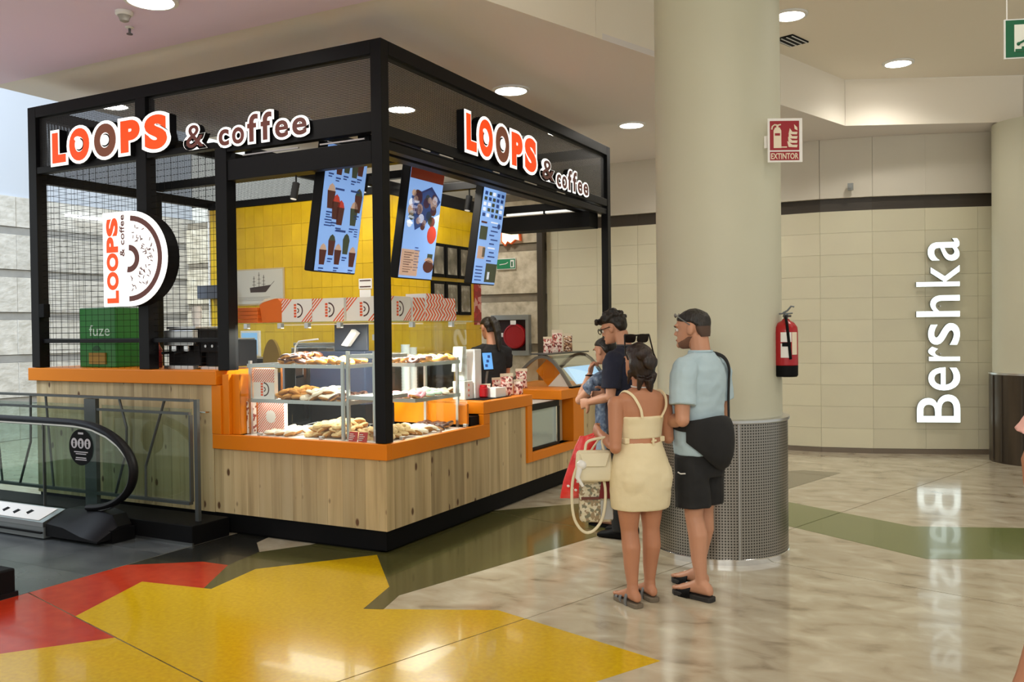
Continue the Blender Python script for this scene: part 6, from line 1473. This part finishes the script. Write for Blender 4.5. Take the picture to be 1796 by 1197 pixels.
# --- shop assistant behind the counter
def assistant():
    loc = (-.84, 3.03, 0); hd = 138
    t = thing('person', 'shop assistant with long black tied hair and black top behind the counter', 'person', loc, R(hd-90))
    b = M(); mt = headmt(V((0, .04, 1.48)), 10, -14)
    head(b, mt, .215); limb(b, [V((0, -.02, 1.39)), V((0, .0, 1.46)), V((0, .03, 1.55))], [.052, .045, .047])
    b.rings([(0, 0, .80, .15, .11), (0, .01, 1.05, .14, .10), (0, 0, 1.25, .155, .095), (0, -.01, 1.35, .145, .075), (0, -.015, 1.40, .06, .05)])
    leg(b, (-.08, 0, .86), (-.085, .02, .47), (-.09, 0, .09)); leg(b, (.08, 0, .86), (.085, .02, .47), (.09, .02, .09)); foot(b, (-.09, 0, .09), (0, 1), .02); foot(b, (.09, .02, .09), (0, 1), .02)
    Ls, Le, Lw = V((-.175, -.0, 1.33)), V((-.20, .08, 1.07)), V((-.10, .28, 1.06)); arm(b, Ls, Le, Lw); hand(b, Lw, (.2, .9, -.1), (.3, 0, -.9), 1, .6)
    Rs, Re, Rw = V((.175, 0, 1.33)), V((.20, .08, 1.07)), V((.10, .28, 1.08)); arm(b, Rs, Re, Rw); hand(b, Rw, (-.2, .9, -.1), (-.3, 0, -.9), -1, .6)
    add_body(t, b, SKINL); face(t, mt, .215)
    def ex(m, mt_, s):
        m.tube([mt_ @ V(p) for p in ((0, -.10, .15), (.01, -.145, .12), (.02, -.150, .03), (.03, -.125, -.10), (.03, -.11, -.17))], [.035, .042, .040, .034, .014], 10); m.ell(mt_ @ V((0, -.115, .16)), .04, 10, 8)
    hm = hair(mt, .215, [(.2, -.04, -.10, .06)] + SHORT[1:], ex, .007, .004, 13); finish(hm, HAIR, 0); obj('hair', hm, HAIR, t, local=True)
    c = M(); c.rings([(0, .0, .78, .165, .125), (0, .005, 1.0, .15, .115), (0, .0, 1.2, .168, .115), (0, -.01, 1.32, .165, .095), (0, -.016, 1.37, .11, .07), (0, -.012, 1.41, .062, .056)], 24)
    for s_, e_ in ((Ls, Le), (Rs, Re)): c.tube([s_+V((-.04 if s_.x > 0 else .04, 0, .01)), lerp(s_, e_, .2), lerp(s_, e_, .6)], [.062, .066, .064], 12)
    shoulders(c, Ls, Rs, 0.059)
    cloth(t, c, BLACKC, 'black_top', .008, 3, .004, 12)
    k = M(); k.rings([(0, 0, .70, .16, .12), (0, 0, .82, .162, .12)], 20)
    for hx, an in ((-.085, V((-.09, 0, .05))), (.085, V((.09, .02, .05)))): k.tube([V((hx, 0, .80)), V((hx, .02, .47)), an], [.09, .07, .058], 12)
    cloth(t, k, BLACKC, 'trousers', .009, 3, .003, 14)
assistant()

# --- passer-by at the right edge
def passerby():
    loc = (3.958, -1.461, 0); hd = 196
    t = thing('person', 'passer-by in a loose pink top cut by the right edge of the picture', 'person', loc, R(hd-90))
    b = M(); mt = headmt(V((0, .03, 1.44)), 0, -3)
    head(b, mt, .21); limb(b, [V((0, -.02, 1.36)), V((0, .0, 1.42)), V((0, .02, 1.51))], [.05, .045, .047])
    b.rings([(0, 0, .76, .155, .115), (0, .01, 1.0, .135, .10), (0, 0, 1.2, .15, .095), (0, -.01, 1.32, .14, .075), (0, -.015, 1.37, .06, .05)])
    leg(b, (-.08, 0, .80), (-.085, .155, .48), (-.09, .285, .10)); leg(b, (.08, 0, .80), (.085, -.02, .45), (.09, -.20, .09)); foot(b, (-.09, .285, .10), (0, 1), .03); foot(b, (.09, -.20, .09), (0, 1), .0)
    Ls, Le, Lw = V((-.17, 0, 1.30)), V((-.21, -.02, 1.05)), V((-.19, -.02, .80)); arm(b, Ls, Le, Lw); hand(b, Lw, (0, .5, -.85), (1, 0, 0), 1, .4)
    Rs, Re, Rw = V((.17, 0, 1.30)), V((.205, .085, 1.065)), V((.19, .065, .82)); arm(b, Rs, Re, Rw); hand(b, Rw, (0, .1, -1), (-1, 0, 0), -1, .4)
    add_body(t, b, SKINB); face(t, mt, .21)
    hm = hair(mt, .21, [(.0, -.05, -.11, .06)] + SHORT, None, .007, .004, 17); finish(hm, HAIRB, 0); obj('hair', hm, HAIRB, t, local=True)
    c = M(); c.rings([(0, .0, .84, .175, .135), (0, .005, 1.0, .165, .125), (0, .0, 1.18, .17, .118), (0, -.01, 1.29, .162, .095), (0, -.016, 1.34, .10, .068), (0, -.012, 1.37, .066, .058)], 24)
    for s_, e_ in ((Ls, Le), (Rs, Re)): c.tube([s_+V((-.04 if s_.x > 0 else .04, 0, .01)), lerp(s_, e_, .25), lerp(s_, e_, .66)], [.064, .078, .098], 14)
    shoulders(c, Ls, Rs, 0.059)
    cloth(t, c, PINK, 'pink_top', .008, 3, .004, 15)
    k = M(); k.rings([(0, 0, .66, .155, .12), (0, 0, .78, .165, .125), (0, 0, .86, .155, .118)], 20)
    k.tube([V((-.08, .0, .78)), V((-.082, .045, .66))], [.09, .092], 12); k.tube([V((.08, .0, .78)), V((.082, -.01, .64))], [.09, .092], 12)
    cloth(t, k, DENIM, 'shorts', .009, 3, .003, 16)
    obj('sandal', M().prism([V((-.09+.045*math.cos(a), .330+.13*math.sin(a), .0)) for a in [2*math.pi*q/18 for q in range(18)]], Z*.03), SOLEG, t, local=True)
passerby()

# --- bags carried on the woman's left forearm
fa = fmW @ lerp((-.185, -.045, .90), LwW, .55)     # point on the forearm
dirL = V((-.85, -.30, 0)).normalized()
bx, by = fa.x, fa.y
def bagbox(name, label, c, ax, W, D, H, m, top=.8, bevel=.012):
    t = thing(name, label, 'bag', c); ax = V(ax).normalized(); ay = Z.cross(ax); c = V(c)
    rg = [[c + ax*(sx*W/2*k) + ay*(sy*D/2*(k if z_ < H*.9 else top*.5)) + Z*z_ for sx, sy in ((-1, -1), (0, -1.12), (1, -1), (1.04, 0), (1, 1), (0, 1.12), (-1, 1), (-1.04, 0))] for z_, k in ((0, .90), (.02, 1.0), (H*.5, 1.0), (H*.9, .95), (H, .88))]
    obj('body', M().loft(rg), m, t, 40, bevel=bevel); return t, c, ax, ay
t, c, ax, ay = bagbox('handbag', 'small ivory leather handbag on the forearm of the woman in cream', (bx-.07, by-.035, .70), (.86, .5, 0), .20, .09, .175, LEATH)
obj('handle', M().tube(cr([c+ax*-.05+Z*.17, c+ax*-.03+Z*.225, V((bx-.005, by-.02, .948)), c+ax*.05+Z*.225, c+ax*.06+Z*.17]), .008, 8), LEATH, t, 40)
obj('flap', M().prism([c-ay*.05+ax*-.085+Z*.165, c-ay*.05+ax*.085+Z*.165, c-ay*.058+ax*.06+Z*.09, c-ay*.058+ax*-.06+Z*.09], -ay*.006), LEATH, t, bevel=.003)
obj('scarf_knot', M().ell(c+ax*-.075-ay*.05+Z*.10, (.03, .025, .028), 10, 8).tube([c+ax*-.08-ay*.05+Z*.10, c+ax*-.10-ay*.06+Z*.03, c+ax*-.07-ay*.06-Z*.02], [.018, .014, .008], 8), WHITE, t, 50)
t, c, ax, ay = bagbox('tote_bag', 'clear and beige lattice printed tote hanging under the ivory handbag', (bx-.085, by+.03, .455), (.86, .5, 0), .19, .07, .30, TOTEM)
obj('handle', M().tube(cr([c+ax*-.06+Z*.29, c+ax*-.03+Z*.40, V((bx-.03, by+.01, .95)), c+ax*.04+Z*.40, c+ax*.07+Z*.29]), .006, 8), LEATH, t, 40)
obj('red_lining', M().prism([c-ay*.045+ax*.01+Z*.14, c-ay*.045+ax*.085+Z*.14, c-ay*.045+ax*.085+Z*.26, c-ay*.045+ax*.03+Z*.26], -ay*.004), mat('dark_red_cloth', srgb(112, 20, 24), .7), t)
obj('clear_side', M().prism([c-ay*.046+ax*.02+Z*.02, c-ay*.046+ax*.09+Z*.02, c-ay*.046+ax*.09+Z*.13, c-ay*.046+ax*.02+Z*.13], -ay*.004), mat('clear_film', srgb(176, 176, 172), .2), t)
obj('trim', M().prism([c-ay*.044+ax*-.09+Z*.135, c-ay*.044+ax*.02+Z*.135, c-ay*.044+ax*.02+Z*.15, c-ay*.044+ax*-.09+Z*.15], -ay*.005), mat('brown_trim', srgb(100, 50, 40), .6), t)
cc = V((bx-.10, by-.055, 0)); aw = V((.86, .5, 0)).normalized()
pts = [cc+aw*(-.055)+Z*.80, cc+aw*-.085+Z*.70, cc+aw*-.090+Z*.58, cc+aw*-.075+Z*.48, cc+aw*-.03+Z*.415, cc+aw*.02+Z*.41, cc+aw*.07+Z*.46, cc+aw*.095+Z*.54, cc+aw*.10+Z*.66, cc+aw*.07+Z*.80]
solo('bag_strap', M().tube(cr(pts), .0085, 8), LEATH, 'long white shoulder strap looping down from the ivory handbag', 'strap', smooth=40)
t = thing('shopping_bag', 'red and white plastic shopping bag hanging slanted beside the ivory handbag', 'bag', (bx-.21, by+.02, .60))
c = V((bx-.19, by+.05, .58)); ax = V((.80, .45, 0)).normalized(); ay = Z.cross(ax); rg = []
for z_, x0, x1, d in ((0, -.12, .035, .02), (.03, -.115, .06, .045), (.10, -.10, .07, .05), (.20, -.065, .08, .045), (.30, -.03, .095, .03), (.36, .0, .10, .012)):
    rg.append([c + ax*((x0+x1)/2+(x1-x0)/2*math.cos(a)) + ay*(d*math.sin(a)+.006*math.sin(5*a)) + Z*z_ for a in [2*math.pi*k/20 for k in range(20)]])
obj('body', M().loft(rg), REDBAG, t, 50)
obj('handle', M().tube(cr([c+ax*.03+Z*.355, c+ax*.11+Z*.38, V((bx-.04, by+.03, .95)), c+ax*.10+Z*.38, c+ax*.07+Z*.355]), .005, 6), REDBAG, t, 50)
rnd = random.Random(6); mm = M()
for k in range(16):
    z_ = .03+.012*k; q = c + ax*(-.02+.05*rnd.uniform(-1, 1)+.25*(z_-.1)) + Z*z_ - ay*.052
    mm.ell(q, (.010, .004, .008), 6, 4)
obj('white_print', mm, WPAPER, t, kind='stuff')

# repeats share a group phrase
GR = {'downlight': 'round recessed ceiling lights', 'menu_screen': 'tilted menu screens over the display', 'pastry_box': 'striped pastry boxes of the kiosk', 'sweet_pouch': 'sweets pouches for sale on the counter',
      'track_spot': 'black track spotlights inside the kiosk', 'cup_stack': 'stacks of drinking cups', 'display_rack': 'steel racks inside the display', 'person': 'people around the kiosk', 'coffee_machine': 'coffee machines of the kiosk',
      'bottle': 'syrup bottles behind the wire grid', 'wire_basket': 'wire baskets in the display tray', 'price_card': 'red and white cards by the corner post', 'led_strip': 'thin lit strips in the display', 'sprinkler': 'ceiling sprinklers',
      'sunglasses': 'sunglasses worn on the head', 'illuminated_sign': 'illuminated letter signs'}
for o in list(sc.objects):
    if o.parent is None and 'category' in o and 'group' not in o and o.name.split('.')[0] in GR: o['group'] = GR[o.name.split('.')[0]]
